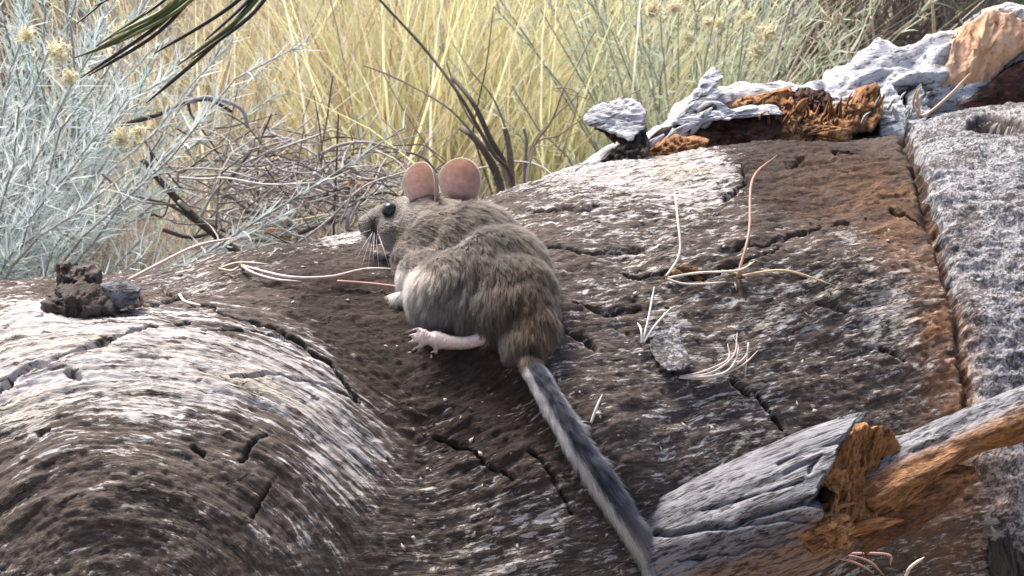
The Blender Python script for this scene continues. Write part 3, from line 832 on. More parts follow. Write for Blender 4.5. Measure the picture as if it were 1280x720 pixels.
def regions(Q_):
    """photo-pixel position and soft masks of body regions"""
    x, y, t = proj(Q_)
    u, dt, k = tail_coord(Q_)
    tail = (dt < .012) & (u > .07)
    fd, _ = polydist(x, y, [tuple(p) for p in FOOTPX])
    foot = (((fd < 12) & (y > 414) & (x < 608)) | ((x < 552) & (y > 410) & (fd < 24))) & (t < ft+.010)
    return x, y, t, u, k, tail, foot
def blobm(x, y, cx, cy, sx, sy): return np.exp(-((x-cx)/sx)**2-((y-cy)/sy)**2)
def lay(c, w, col): return c*(1-w[:, None])+np.array(col)*w[:, None]
def coat(Q_, nrm):
    x, y, t, u, k, tail, foot = regions(Q_)
    nzc = fbm(Q_*260, 3); nzb = fbm(Q_*60+8, 3)
    c = np.repeat([[.262, .212, .178]], len(Q_), 0)
    dd, _ = polydist(x, y, [(575, 262), (612, 290), (632, 340), (636, 385)])
    c = lay(c, .75*np.exp(-(dd/30)**2), (.165, .130, .112))
    c = lay(c, .9*blobm(x, y, 664, 405, 48, 62), (.50, .31, .155))
    c = lay(c, .8*blobm(x, y, 690, 350, 14, 60), (.33, .26, .21))
    c = lay(c, .7*blobm(x, y, 535, 300, 34, 40), (.42, .35, .29))
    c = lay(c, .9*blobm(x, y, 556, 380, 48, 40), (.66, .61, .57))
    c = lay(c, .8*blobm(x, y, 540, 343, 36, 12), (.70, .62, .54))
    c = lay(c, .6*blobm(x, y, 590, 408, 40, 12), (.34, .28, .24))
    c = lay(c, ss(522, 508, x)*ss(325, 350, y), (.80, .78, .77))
    c = lay(c, .8*blobm(x, y, 628, 432, 22, 16), (.66, .60, .53))
    c = lay(c, .9*blobm(x, y, 668, 430, 9, 14), (.20, .13, .08))
    hd = ss(530, 508, x)*ss(325, 305, y)
    c = lay(c, hd, (.42, .375, .34))
    c = lay(c, hd*blobm(x, y, 500, 300, 17, 16)*.8, (.40, .29, .21))
    c = lay(c, hd*ss(474, 462, x)*.6, (.60, .57, .55))
    c = lay(c, hd*ss(292, 302, y)*ss(494, 482, x), (.82, .80, .80))
    c = lay(c, .9*blobm(x, y, 510, 250, 16, 12), (.16, .13, .11))
    c = lay(c, hd*np.clip(1.4*blobm(x, y, 466, 283, 8, 13), 0, 1), (.07, .055, .05))
    c = lay(c, hd*np.clip(1.5*blobm(x, y, 486, 262, 13, 14), 0, 1), (.07, .055, .05))
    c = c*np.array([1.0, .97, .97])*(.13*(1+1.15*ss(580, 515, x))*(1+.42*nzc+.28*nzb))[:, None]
    # tail: slate above, white along the sides, paler to the tip
    off = ((Q_-TP[k])*FUR_SIDE[k]).sum(1)
    slate = np.clip(1-ss(-.0024, -.0038, off)-.45*ss(.0046, .0060, off), 0, 1)
    tc = .62*lay(np.repeat([[.80, .81, .84]], len(Q_), 0), slate*(1-.5*ss(.45, .9, u)), (.02, .022, .036))*(1+.12*nzc)[:, None]
    c = np.where(tail[:, None], tc, c)
    c = np.where(foot[:, None], np.array([.50, .41, .39]), c)
    return np.clip(c, .01, .95)
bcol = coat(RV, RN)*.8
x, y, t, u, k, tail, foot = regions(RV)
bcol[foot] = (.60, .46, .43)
nb = len(RV)
# ears: thin cupped shells joined to the body mesh
def ear(c, W, H, n, up, depth, lean=0.0):
    n = np.array(n, float); n /= np.linalg.norm(n)
    up = np.array(up, float); up -= n*(up@n); up /= np.linalg.norm(up)
    w = np.cross(up, n)
    rings, M = 22, 72
    a = np.linspace(0, 2*math.pi, M, endpoint=False)
    ox = np.cos(a)*(1-.16*np.clip(-np.sin(a), 0, 1)); oy = np.sin(a)*np.where(np.sin(a) > 0, 1, 1.15)
    k_ = np.concatenate([[0], np.repeat(np.arange(1, rings+1)/rings, M)])
    X = np.concatenate([[0], (np.arange(1, rings+1)[:, None]/rings*ox).ravel()]); Y = np.concatenate([[0], (np.arange(1, rings+1)[:, None]/rings*oy).ravel()])
    bowl = -depth*(1-k_**2)+.30*depth*(X**2)*1.2-.25*depth*np.clip(-Y, 0, 1)
    wr = .0006*np.sin(Y*9+X*3)*(1-k_)+.0016*np.exp(-((k_-.955)/.035)**2)
    F_ = c+(W*X)[:, None]*w+(H*Y)[:, None]*up+(bowl+wr)[:, None]*n
    th_ = np.where(k_ > .96, .0006, .0011)
    B_ = F_-n*th_[:, None]
    ins = np.stack([.86+.0*X, .67+0*X, .60+0*X], -1)
    nn_ = fbm(F_*200, 3)
    ins = ins*(1+.16*nn_)[:, None]
    ins = ins*(.80+.32*ss(-.6, .7, -X+.5*Y))[:, None]  # cup shading painted into the inner ear colour
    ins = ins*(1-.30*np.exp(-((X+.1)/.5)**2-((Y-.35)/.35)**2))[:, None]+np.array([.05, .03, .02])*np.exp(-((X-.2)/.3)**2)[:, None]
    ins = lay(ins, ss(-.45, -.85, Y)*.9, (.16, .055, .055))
    ins = lay(ins, ss(.885, .93, k_), (.92, .83, .74))
    outc = np.repeat([[.62, .46, .40]], len(B_), 0)
    V_ = np.vstack([F_, B_]); n0 = len(F_)
    j = np.arange(M); jk = (j+1) % M
    tr = [np.stack([0*j, 1+j, 1+jk], -1)]
    for r in range(rings-1):
        b0 = 1+r*M
        tr += [np.stack([b0+j, b0+M+j, b0+M+jk], -1), np.stack([b0+j, b0+M+jk, b0+jk], -1)]
    f = np.vstack(tr); l0 = 1+(rings-1)*M
    rim = np.vstack([np.stack([l0+j, n0+l0+j, n0+l0+jk], -1), np.stack([l0+j, n0+l0+jk, l0+jk], -1)])
    return V_, np.vstack([f, f[:, ::-1]+n0, rim]), np.vstack([ins, outc]), n, up, w
e1 = ear(pt(528, 232, 1.350), mm(25, 1.35), mm(30, 1.35), (-.50, -.80, .14), (.02, .25, 1), .015)
e2 = ear(pt(577, 227, 1.372), mm(29, 1.372), mm(30, 1.372), (-.30, -.92, .14), (.12, .25, 1), .013)
allV = np.vstack([RV, e1[0], e2[0]])
allC = np.vstack([bcol, e1[2], e2[2]])
allF = np.vstack([TRI, e1[1]+nb, e2[1]+nb+len(e1[0])])
rat_me = mesh_np('rat', allV, allF, M_BODY, True, allC)
rat_me.materials.append(M_EAR)
mi = np.zeros(len(allF), np.int32); mi[len(TRI):] = 1
rat_me.polygons.foreach_set('material_index', mi)
rbase = pt(600, 430, 1.30)
allloc = Vector(rbase)
rat_me.transform(__import__('mathutils').Matrix.Translation(-allloc))
rat = link('rat', rat_me); rat.location = allloc
tag(rat, 'grey-brown big-eared rat with a bushy slate tail crouching on the log', 'rat')
# fur
tri_p = RV[TRI]; cr = np.cross(tri_p[:, 1]-tri_p[:, 0], tri_p[:, 2]-tri_p[:, 0]); ar = np.linalg.norm(cr, axis=1)
SPINE = np.array([pt(*p) for p in [(450, 283, 1.392), (484, 262, 1.376), (506, 262, 1.37), (535, 262, 1.36), (590, 285, 1.345), (625, 330, 1.33), (645, 390, 1.296), (652, 436, 1.266)]])
SPD = np.diff(SPINE, axis=0); SPD /= np.linalg.norm(SPD, axis=1)[:, None]; SPM = (SPINE[1:]+SPINE[:-1])/2
def make_fur(N, name, parent):
    cx_, cy_, ct_ = proj(tri_p.mean(1))
    cu, cdist, ck = tail_coord(tri_p.mean(1))
    fronts = ((cr/ar[:, None])@FWD < .35)
    w = ar*np.where((cdist < .012) & (cu > .07), 1.5, 1.0)*np.where(fronts, 1, .25)*np.where(cx_ < 515, 1.6, 1)
    idx = RNG.choice(len(TRI), N, p=w/w.sum())
    b = RNG.random((N, 2)); s_ = b.sum(1) > 1; b[s_] = 1-b[s_]
    Pp = tri_p[idx]; root = Pp[:, 0]+b[:, :1]*(Pp[:, 1]-Pp[:, 0])+b[:, 1:]*(Pp[:, 2]-Pp[:, 0])
    nv = RN[TRI[idx]].mean(1); nv /= np.linalg.norm(nv, axis=1)[:, None]
    x, y, t, u, k, tail, foot = regions(root)
    wk = np.exp(-(np.linalg.norm(root[:, None]-SPM[None], axis=2)/.025)**2)+1e-9
    flow = (wk[..., None]*SPD[None]).sum(1)
    flow = flow+np.array([-.05, -.1, -.35])*ss(330, 400, y)[:, None]
    flow = np.where(tail[:, None], tT[k], flow)
    flow = flow-nv*(flow*nv).sum(1)[:, None]; flow /= np.linalg.norm(flow, axis=1)[:, None]+1e-9
    jit = np.stack([fbm(root*230+c_, 2) for c_ in (0, 31, 67)], -1)
    head = ss(530, 505, x)*ss(330, 305, y)
    lift = np.where(tail, .55, .46-.15*head)
    d = flow+nv*lift[:, None]+.42*jit*(1-.6*head)[:, None]+RNG.normal(size=(N, 3))*.13
    d /= np.linalg.norm(d, axis=1)[:, None]
    L = .0085*(1-.60*head)*RNG.uniform(.65, 1.2, N)
    L = L*np.where(hdm(x, y) > .3, .62, 1)
    L = np.where(tail, .0135*RNG.uniform(.6, 1.15, N)*(.55+.45*ss(.05, .4, u)), L)
    L = np.where(foot, .0018, L)
    eyed = np.hypot(x-486, y-262); L = np.where((eyed < 16) & (head > .5), L*.35, L)
    # clumping: strands lean to shared tips
    cn = N//14
    kd = KDTree(cn); ci = RNG.choice(N, cn, replace=False)
    for a_, q in enumerate(ci): kd.insert(Vector(root[q]), a_)
    kd.balance()
    near = np.array([kd.find(Vector(r_))[1] for r_ in root])
    tipc = root[ci[near]]+d[ci[near]]*L[:, None]
    S_ = np.array([0, .33, .66, 1.0])
    curve = root[:, None]+L[:, None, None]*(d[:, None]*S_[None, :, None]+flow[:, None]*(.22*S_**2)[None, :, None]-nv[:, None]*(.16*S_**2)[None, :, None])
    cl = np.where(foot, 0, np.where(head > .5, .12, .30))
    curve = curve+(cl[:, None]*(S_**1.6)[None])[..., None]*(tipc[:, None]+flow[:, None]*(.1*L)[:, None, None]-curve[:, -1:])
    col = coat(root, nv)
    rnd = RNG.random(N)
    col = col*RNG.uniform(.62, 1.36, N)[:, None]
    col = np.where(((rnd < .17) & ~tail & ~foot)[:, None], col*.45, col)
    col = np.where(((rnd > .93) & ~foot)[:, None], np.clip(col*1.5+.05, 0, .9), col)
    hc = bpy.data.hair_curves.new(name)
    hc.add_curves([4]*N)
    hc.attributes['position'].data.foreach_set('vector', curve.astype(np.float32).ravel())
    ra = hc.attributes.get('radius') or hc.attributes.new('radius', 'FLOAT', 'POINT')
    rw = np.where(tail, 1.25, 1.0)[:, None]*np.array([.00011, .00010, .00007, .00002])[None]
    ra.data.foreach_set('value', rw.astype(np.float32).ravel())
    ca_ = hc.attributes.new('fcol', 'FLOAT_COLOR', 'CURVE')
    ca_.data.foreach_set('color', np.hstack([np.clip(col, .01, .93), np.ones((N, 1))]).astype(np.float32).ravel())
    hc.materials.append(M_FUR)
    o = link(name, hc, parent); o.location = -Vector(parent.location)
    return o
def hdm(x, y): return ss(500, 480, x)*ss(330, 305, y)
make_fur(130000, 'fur', rat)
# eye
def eyeball(p, r, name, parent):
    b_ = bmesh.new(); bmesh.ops.create_uvsphere(b_, u_segments=32, v_segments=20, radius=r)
    m_ = bpy.data.meshes.new(name); b_.to_mesh(m_); b_.free()
    for f in m_.polygons: f.use_smooth = True
    m_.materials.append(M_EYE)
    o = link(name, m_, parent); o.location = Vector(p)-Vector(parent.location)
    return o
RB = BVHTree.FromPolygons([Vector(v) for v in RV.tolist()], TRI.tolist())
def rsurf(x, y):
    l, n, _, _ = RB.ray_cast(Vector(CAM), Vector(pt(x, y, 1.0)-CAM))
    return (np.array(l), np.array(n)) if l is not None else (pt(x, y, 1.37), -FWD)
el, en = rsurf(486, 262)
eyeball(el-en*.0012, .0062, 'eye', rat)
# whiskers
for k, (x0, y0, dx, dy, dz, c_) in enumerate([(464, 278, -40, -24, -.01, 0), (463, 281, -46, -10, -.012, 0), (463, 284, -44, 4, -.012, 0), (464, 287, -36, 18, -.015, 1), (466, 290, -22, 36, -.015, 1), (467, 292, -8, 48, -.012, 1), (470, 292, 4, 52, -.012, 1), (473, 292, 14, 44, -.015, 1),
                                               (465, 276, -30, -34, -.01, 0), (466, 289, -14, 44, -.012, 1), (462, 282, -52, 14, -.015, 0), (468, 290, -2, 40, -.018, 1)]):
    l, n = rsurf(x0, y0); t0 = float((l-CAM)@FWD)
    Pw = smooth_path([l, pt(x0+dx*.5, y0+dy*.5-abs(dx)*.06, t0+dz), pt(x0+dx, y0+dy, t0+dz*1.2)], 9)
    tube('whisker', Pw, np.linspace(.00022, .00006, 9), M_NEEDLE, rat, 5, colors=(.10, .08, .07) if c_ == 0 else (.80, .78, .78))
for tx, ty, r in TOES:
    tt_ = ft-.0005
    tube('claw', smooth_path([pt(tx+1, ty, tt_), pt(tx-4, ty+.5, tt_-.001), pt(tx-6.5, ty+2.2, tt_)], 6), np.linspace(.0009, .0002, 6), M_NEEDLE, rat, 7, colors=(.62, .48, .44))
# ------------------------------------------------------------------ needles and stalks lying on the log
def fascicle(name, label, cat, root, tips, col, r=.0009, group=None, grp_lift=.0015, depth=None):
    """needles that share a sheath; root and tips are photo pixels on the log, with height above the bark as third value"""
    def spath(pts, lift, n):
        return globals()['spath'](pts, lift, n) if depth is None else smooth_path([pt(p[0], p[1], depth-(p[2] if len(p) > 2 else 0)) for p in pts], n)
    b = spath([root, root], .001, 2)[0]
    o = empty(name, b, label, cat, group)
    for tpx in tips:
        P_ = spath([root]+list(tpx), grp_lift, 16)
        tube('needle', P_, np.interp(np.linspace(0, 1, 16), [0, .1, .8, 1], [r*.9, r, r*.9, r*.3]), M_NEEDLE, o, 6, colors=tuple(np.array(col)*RNG.uniform(.85, 1.1)))
    if len(tips) > 1:
        q = spath([root, ((root[0]*3+tips[0][0][0])/4, (root[1]*3+tips[0][0][1])/4, .002)], grp_lift, 4)
        tube('sheath', q, r*1.7, M_TWIG, o, 7, colors=(.18, .10, .07))
    return o
PALE = (.74, .66, .56); TAN = (.62, .42, .24); PINK = (.62, .42, .36); WHT = (.78, .74, .70)
fascicle('pine_needles', 'three dry pine needles, one upright, caught in the crack by the twig', 'pine needles', (830, 354, .003),
         [[(838, 325, .012), (838, 295, .02), (831, 266, .02)], [(870, 352, .006), (915, 346, .008), (942, 337, .008)], [(850, 358, .003), (880, 358, .003), (905, 354, .004)]], PALE, .0010)
fascicle('pine_needles', 'long tan dry needle arching right from the crack', 'pine needles', (922, 350, .003), [[(945, 346, .006), (980, 346, .008), (1040, 361, .003)], [(912, 340, .01), (905, 345, .004)]], (.72, .55, .34), .0011)
fascicle('dry_stalk', 'thin reddish dry stalk standing up out of the crack', 'stalk', (918, 352, .003), [[(932, 312, .015), (946, 262, .025), (954, 232, .03)]], (.42, .24, .17), .0012)
fascicle('pine_needles', 'small pale forked needle bundle above the lichen patch', 'pine needles', (801, 436, .002), [[(794, 415, .006), (786, 393, .012)], [(808, 405, .006), (810, 366, .010)], [(818, 412, .005), (835, 396, .010)]], WHT, .0009)
fascicle('pine_needles', 'pale curled needle bundle with upturned tips on grey-brown wood', 'pine needles', (842, 474, .002),
         [[(880, 476, .003), (905, 466, .006), (918, 446, .008), (908, 434, .012)], [(885, 470, .004), (912, 456, .008), (914, 434, .014)], [(890, 474, .004), (920, 462, .006), (936, 444, .012)], [(895, 472, .004), (925, 455, .008), (926, 440, .012), (928, 478, .004)], [(880, 472, .004), (906, 458, .006), (900, 440, .010)]], (.70, .58, .52), .0008)
fascicle('pine_needles', 'pink-tipped curved needle beside the rat', 'pine needles', (302, 338, .003), [[(318, 350, .004), (345, 354, .004), (376, 360, .004)], [(360, 354, .005), (410, 352, .004), (455, 344, .004), (500, 342, .003)]], (.74, .60, .54), .0011)
fascicle('dry_stalk', 'straight reddish-brown dry stalk running under the rat', 'stalk', (420, 358, .003), [[(460, 361, .003), (510, 366, .003)]], (.46, .28, .22), .0013)
fascicle('pine_needles', 'short tan needles in the litter beyond the burl', 'pine needles', (275, 342, .003), [[(300, 336, .004), (338, 337, .003)], [(290, 345, .003), (300, 340, .003)]], (.66, .54, .40), .0010)
fascicle('grass_straw', 'long pinkish straw leaning over the log edge by the knot stub', 'straw', (160, 356, .002), [[(200, 342, .006), (250, 326, .012), (300, 318, .012)]], (.70, .50, .42), .0014)
fascicle('dry_stalk', 'pale sliver lying along the burl edge', 'stalk', (222, 372, .002), [[(235, 378, .002), (250, 387, .002)]], (.72, .66, .58), .0012)
fascicle('pine_needles', 'reddish needles under the broken limb', 'pine needles', (1020, 694, .002), [[(1050, 696, .006), (1080, 706, .006), (1100, 722, .004)], [(1060, 702, .006), (1085, 716, .005)], [(1090, 690, .012), (1104, 706, .006)]], (.55, .33, .28), .0010)
fascicle('pine_needles', 'single cream curved needle beside the charred snag', 'pine needles', (1126, 724, .003), [[(1130, 708, .008), (1145, 696, .012)]], (.82, .72, .52), .0013)
fascicle('pine_needles', 'tan needles leaning against the torn stump', 'pine needles', (1150, 146, .004), [[(1165, 138, .008), (1190, 116, .02), (1212, 92, .03)], [(1147, 120, .02), (1152, 108, .03)], [(1142, 130, .01), (1146, 112, .03)]], (.74, .52, .36), .0014, depth=1.80)
fascicle('dry_stalk', 'white sliver on the grey bark plate', 'stalk', (1192, 127, .002), [[(1208, 127, .004), (1224, 126, .003)]], WHT, .0016)
fascicle('dry_stalk', 'short pale sliver standing beside the tail', 'stalk', (738, 530, .001), [[(743, 516, .004), (748, 502, .006)]], (.62, .56, .52), .0010)
# small scab of bark and pinkish lichen next to the needles
o = empty('lichen_patch', surf(830, 430)[0], 'flat grey-green lichen patch below the forked needles', 'lichen')
slab('crust', [(808, 400), (830, 396), (848, 404), (852, 428), (862, 448), (856, 462), (836, 466), (818, 450), (812, 428)], sdepth(832, 432)-.003, .012, M_SLAB, o, (0, 0, 0), dome=.002, amp=.003, jag=3, seed=7, tilt=(.1, -1.1))
o = empty('cone_scale', surf(856, 340)[0], 'reddish crumbled cone scales in the crack', 'cone scales')
for k in range(7):
    cx_, cy_ = 842+RNG.uniform(0, 30), 334+RNG.uniform(0, 16)
    slab('scale', [(cx_+7*math.cos(a)*RNG.uniform(.6, 1.2), cy_+5*math.sin(a)*RNG.uniform(.6, 1.2)) for a in np.linspace(0, 6.28, 8)[:-1]], sdepth(cx_, cy_)-.004, .004, M_ORANGE, o, (0, 0, .35), dome=.001, amp=.001, rings=3, M=16, seed=k)

# ------------------------------------------------------------------ pine needles hanging into the top left corner
bough = empty('pine_bough', pt(300, -60, 1.10), 'dark green pine needles hanging down from a bough', 'pine bough')
tube('twig', smooth_path([pt(225, -20, 1.10), pt(300, -52, 1.10), pt(360, -45, 1.10), pt(470, -110, 1.10)], 20), np.linspace(.004, .006, 20), M_TWIG, bough, 10, colors=(.12, .08, .06), rough=.3, rscale=200)
for (a, m_, b, c_, w) in [((250, -22), (180, 36), (92, 73), 0, 1), ((248, -20), (200, 30), (100, 98), 1, .9), ((255, -20), (196, 42), (110, 95), 1, .8), ((258, -25), (200, 22), (122, 60), 0, 1.2),
                          ((240, -22), (205, 12), (140, 45), 2, 1), ((262, -20), (215, 18), (150, 52), 2, .9), ((235, -25), (190, 10), (120, 58), 0, .8), ((225, -20), (205, 0), (178, 20), 1, .8),
                          ((345, -45), (285, 10), (193, 67), 1, 1), ((350, -40), (275, 48), (183, 129), 1, 1), ((352, -40), (300, 22), (222, 82), 0, .9), ((348, -42), (306, 5), (256, 51), 1, .8), ((355, -40), (315, 18), (240, 74), 1, .9),
                          ((160, -25), (120, 10), (95, 30), 1, .5), ((150, -30), (140, -5), (118, 8), 1, .5)]:
    P_ = smooth_path([pt(*a, 1.10), pt(*m_, 1.09), pt(*b, 1.08)], 14)
    tube('needle', P_, np.interp(np.linspace(0, 1, 14), [0, .2, .85, 1], [.0015*w, .0016*w, .0012*w, .0003]), M_NEEDLE, bough, 7, colors=[(.09, .11, .03), (.022, .019, .015), (.15, .17, .045)][c_])

# ------------------------------------------------------------------ shrubs behind the log
def norm(v): return v/(np.linalg.norm(v, axis=-1, keepdims=True)+1e-9)
def gpt(px, t):
    """ground point below the pixel column px at distance t along the view axis"""
    X = (px-640)/FPX*t; Y = t*math.cos(PITCH)+.08
    return np.array([X, Y, float(ground_z(X, Y))])
def brush(name, label, base, nst, height, spread, leafcol, stemcol, leaf_len, leaf_w, nleaf, lean=(0, 0, 0), cat='shrub', group=None, flowers=(), frac=.25, up=1.0):
    o = empty(name, base, label, cat, group)
    Ls, Lf, Lc = [], [], []
    Sv, Sq, St = [], [], []; off = 0; sc = []
    roots, dirs, lens, wid, bends, cols = [], [], [], [], [], []
    for k in range(nst):
        a = RNG.uniform(0, 2*math.pi); r = abs(RNG.normal())*spread
        d = np.array([math.cos(a)*r, math.sin(a)*r, up])+np.array(lean); d /= np.linalg.norm(d)
        H = height*RNG.uniform(.55, 1.08)
        sag = np.array([math.cos(a)*.15, math.sin(a)*.15, -.18*r])+RNG.normal(size=3)*.10
        s = np.linspace(0, 1, 9)
        path = base+np.array([math.cos(a), math.sin(a), 0])*.05*RNG.random()+H*(d*s[:, None]+sag*(s**2)[:, None])+RNG.normal(size=(9, 3))*.006*s[:, None]
        V_, Q_, T_, _ = tube_geo(path, np.linspace(.0028, .0009, 9), 5, caps=False)
        Sv.append(V_); Sq.append(Q_+off); off += len(V_); sc += [np.array(stemcol)*RNG.uniform(.7, 1.2)]*len(V_)
        n_ = nleaf
        u = RNG.uniform(frac, 1, n_)
        q = np.stack([np.interp(u, s, path[:, c]) for c in range(3)], -1)
        tdir = norm(np.gradient(path, axis=0))[np.clip((u*8).astype(int), 0, 8)]
        dd = norm(tdir*1.0+norm(RNG.normal(size=(n_, 3)))*.85)
        roots.append(q); dirs.append(dd); lens.append(leaf_len*RNG.uniform(.5, 1.3, n_)); wid.append(leaf_w*RNG.uniform(.7, 1.2, n_)); bends.append(RNG.normal(size=(n_, 3))*.22)
        cols.append(np.array(leafcol)*RNG.uniform(.65, 1.15, (n_, 1))*(1+RNG.normal(size=(n_, 3))*.03))
    m_ = mesh_np('stems', np.vstack(Sv), np.vstack(Sq), M_TWIG, True, np.array(sc))
    tag(child('stems', m_, o), kind='stuff')
    V_, Q_, per = blade_geo(np.vstack(roots), np.vstack(dirs), np.concatenate(lens), np.concatenate(wid), np.vstack(bends), 3)
    m_ = mesh_np('leaves', V_, Q_, M_PLANT, True, np.repeat(np.clip(np.vstack(cols), 0, .9), per, 0))
    tag(child('leaves', m_, o), kind='stuff')
    for (fx, fy, ft_, fr) in flowers:
        c = pt(fx, fy, ft_); n_ = 160
        dd = norm(RNG.normal(size=(n_, 3))+np.array([0, 0, .7]))
        rr_ = fr*ft_/FPX
        V_, Q_, per = blade_geo(c+RNG.normal(size=(n_, 3))*rr_*.35, dd, rr_*RNG.uniform(.3, .8, n_), np.full(n_, rr_*.22), RNG.normal(size=(n_, 3))*.3, 2)
        m_ = mesh_np('flower_head', V_, Q_, M_PLANT, True, np.repeat(np.array([.86, .80, .58])*RNG.uniform(.85, 1.1, (n_, 1)), per, 0).clip(0, .95))
        child('flower_head', m_, o)
    return o
brush('sagebrush', 'large pale blue-grey sagebrush crowding in from the left edge', gpt(-130, 2.05), 210, .60, .50, (.74, .82, .81), (.52, .52, .50), .034, .0020, 120, lean=(.12, -.05, 0),
      flowers=[(32, 45, 1.9, 13), (72, 66, 1.9, 15), (86, 97, 1.85, 13), (150, 40, 2.0, 11)])
brush('sagebrush', 'smaller blue-grey sagebrush below the pine needles', gpt(40, 2.4), 60, .46, .34, (.62, .73, .70), (.42, .42, .40), .034, .0020, 80, lean=(.0, 0, 0), flowers=[(150, 172, 2.05, 15), (172, 165, 2.05, 11)])
brush('sagebrush', 'low pale green sprig beside the knot stub', gpt(165, 2.0), 22, .26, .5, (.66, .74, .62), (.50, .46, .38), .040, .0026, 34)
brush('rabbitbrush', 'pale green rabbitbrush with cream flower heads beyond the broken log top', gpt(868, 2.75), 120, .70, .14, (.70, .76, .60), (.55, .55, .42), .045, .0026, 60,
      flowers=[(815, 15, 2.45, 14), (842, 10, 2.45, 10), (958, 42, 2.45, 16), (946, 66, 2.45, 12), (884, 28, 2.45, 9), (900, 30, 2.6, 9), (862, 48, 2.45, 8), (935, 22, 2.45, 8), (810, 50, 2.45, 7)])
brush('green_shrub', 'dark green leafy shrub beyond the torn stump', gpt(1215, 4.4), 80, .95, .35, (.14, .25, .15), (.15, .13, .10), .06, .006, 40, cat='shrub')
brush('dark_shrub', 'tangled grey-brown leafless shrub behind the silver ridge', gpt(1045, 3.7), 210, .98, .50, (.16, .135, .125), (.20, .17, .15), .10, .0028, 45, frac=.1)
brush('dark_shrub', 'grey twiggy shrub behind the sagebrush at the top left', gpt(40, 3.6), 130, .95, .45, (.28, .26, .25), (.22, .19, .17), .09, .0028, 40, frac=.1)
brush('dark_shrub', 'brownish leafless shrub behind the yellow grass', gpt(700, 5.4), 130, 1.1, .55, (.24, .20, .17), (.20, .17, .15), .10, .003, 36, frac=.1)

# ------------------------------------------------------------------ grass: nobody could count it
def grass(name, label, N, nclump, xr, tr, hr, pal, wr=(.0024, .0056), fan=.22, seed=0, keep=None, lean=(0.05, 0, 0)):
    t_ = RNG.uniform(tr[0], tr[1], nclump); px_ = RNG.uniform(xr[0], xr[1], nclump)
    cX = (px_-640)/FPX*t_; cY = t_*math.cos(PITCH)+.08
    k = RNG.integers(0, nclump, N)
    X = cX[k]+RNG.normal(size=N)*.06; Y = cY[k]+RNG.normal(size=N)*.06
    Z = ground_z(X, Y)-.01
    out = np.stack([(X-cX[k]), (Y-cY[k]), 0*X], -1)*2.2
    d = np.array([0, 0, 1.0])+out+RNG.normal(size=(N, 3))*fan*np.array([1, 1, .2])+np.array(lean)
    L = RNG.uniform(hr[0], hr[1], N)*(.75+.4*RNG.random(nclump))[k]
    bend = RNG.normal(size=(N, 3))*np.array([.16, .16, .04])+norm(out)*.10+np.array([0, 0, -.06])
    W = RNG.uniform(wr[0], wr[1], N)
    V_, Q_, per = blade_geo(np.stack([X, Y, Z], -1), d, L, W, bend, 5)
    pal = np.array(pal); ck = RNG.integers(0, len(pal), nclump)
    ci = np.where(RNG.random(N) < .6, ck[k], RNG.integers(0, len(pal), N))
    c = pal[ci]*RNG.uniform(.7, 1.15, (N, 1))
    return tag(link(name, mesh_np(name, V_, Q_, M_PLANT, True, np.repeat(np.clip(c, 0, .9), per, 0))), label, 'grass', kind='stuff')
STRAW = (.86, .78, .54); GOLD = (.83, .70, .42); LIME = (.78, .79, .44); CREAM = (.90, .86, .72); TANB = (.48, .37, .26); GREYB = (.44, .40, .36)
grass('yellow_grass', 'tall yellow-green bunchgrass behind the log', 8500, 230, (430, 810), (2.9, 5.2), (.45, .95), [STRAW, LIME, LIME, CREAM, GOLD, STRAW], seed=1)
grass('straw_grass', 'tan dry grass behind the brush pile', 6500, 190, (150, 560), (2.9, 5.5), (.35, .85), [STRAW, GOLD, TANB, CREAM, GREYB, TANB], seed=2)
grass('straw_grass', 'sparse dry grass between the shrubs', 2600, 110, (-150, 900), (4.0, 7.5), (.35, .9), [TANB, GREYB, STRAW, TANB], seed=3)
grass('far_grass', 'far dry grass filling the slope', 9000, 500, (-400, 1700), (6.5, 13), (.4, .9), [STRAW, TANB, GOLD, CREAM], wr=(.006, .012), seed=4)
grass('short_grass', 'short pinkish straw and stubble at the foot of the brush', 8000, 320, (-60, 560), (1.9, 3.0), (.06, .24), [(.72, .54, .47), (.74, .66, .58), (.62, .52, .48), CREAM, (.56, .46, .40), (.60, .66, .56)], wr=(.0018, .0034), fan=.6, seed=5)
# litter of fallen needles
N = 9000
t_ = RNG.uniform(1.9, 6, N); X = (RNG.uniform(-150, 1400, N)-640)/FPX*t_; Y = t_*.956+.08
root = np.stack([X, Y, ground_z(X, Y)+RNG.uniform(.002, .03, N)], -1)
V_, Q_, per = blade_geo(root, RNG.normal(size=(N, 3))*np.array([1, 1, .12]), RNG.uniform(.05, .15, N), RNG.uniform(.002, .004, N), RNG.normal(size=(N, 3))*np.array([.2, .2, .05]), 3)
c = np.array([(.50, .34, .24), (.60, .46, .33), (.42, .33, .28), (.62, .52, .42)])[RNG.integers(0, 4, N)]*RNG.uniform(.7, 1.1, (N, 1))
tag(link('needle_litter', mesh_np('needle_litter', V_, Q_, M_PLANT, True, np.repeat(c, per, 0))), 'fallen needles covering the soil', 'litter', kind='stuff')

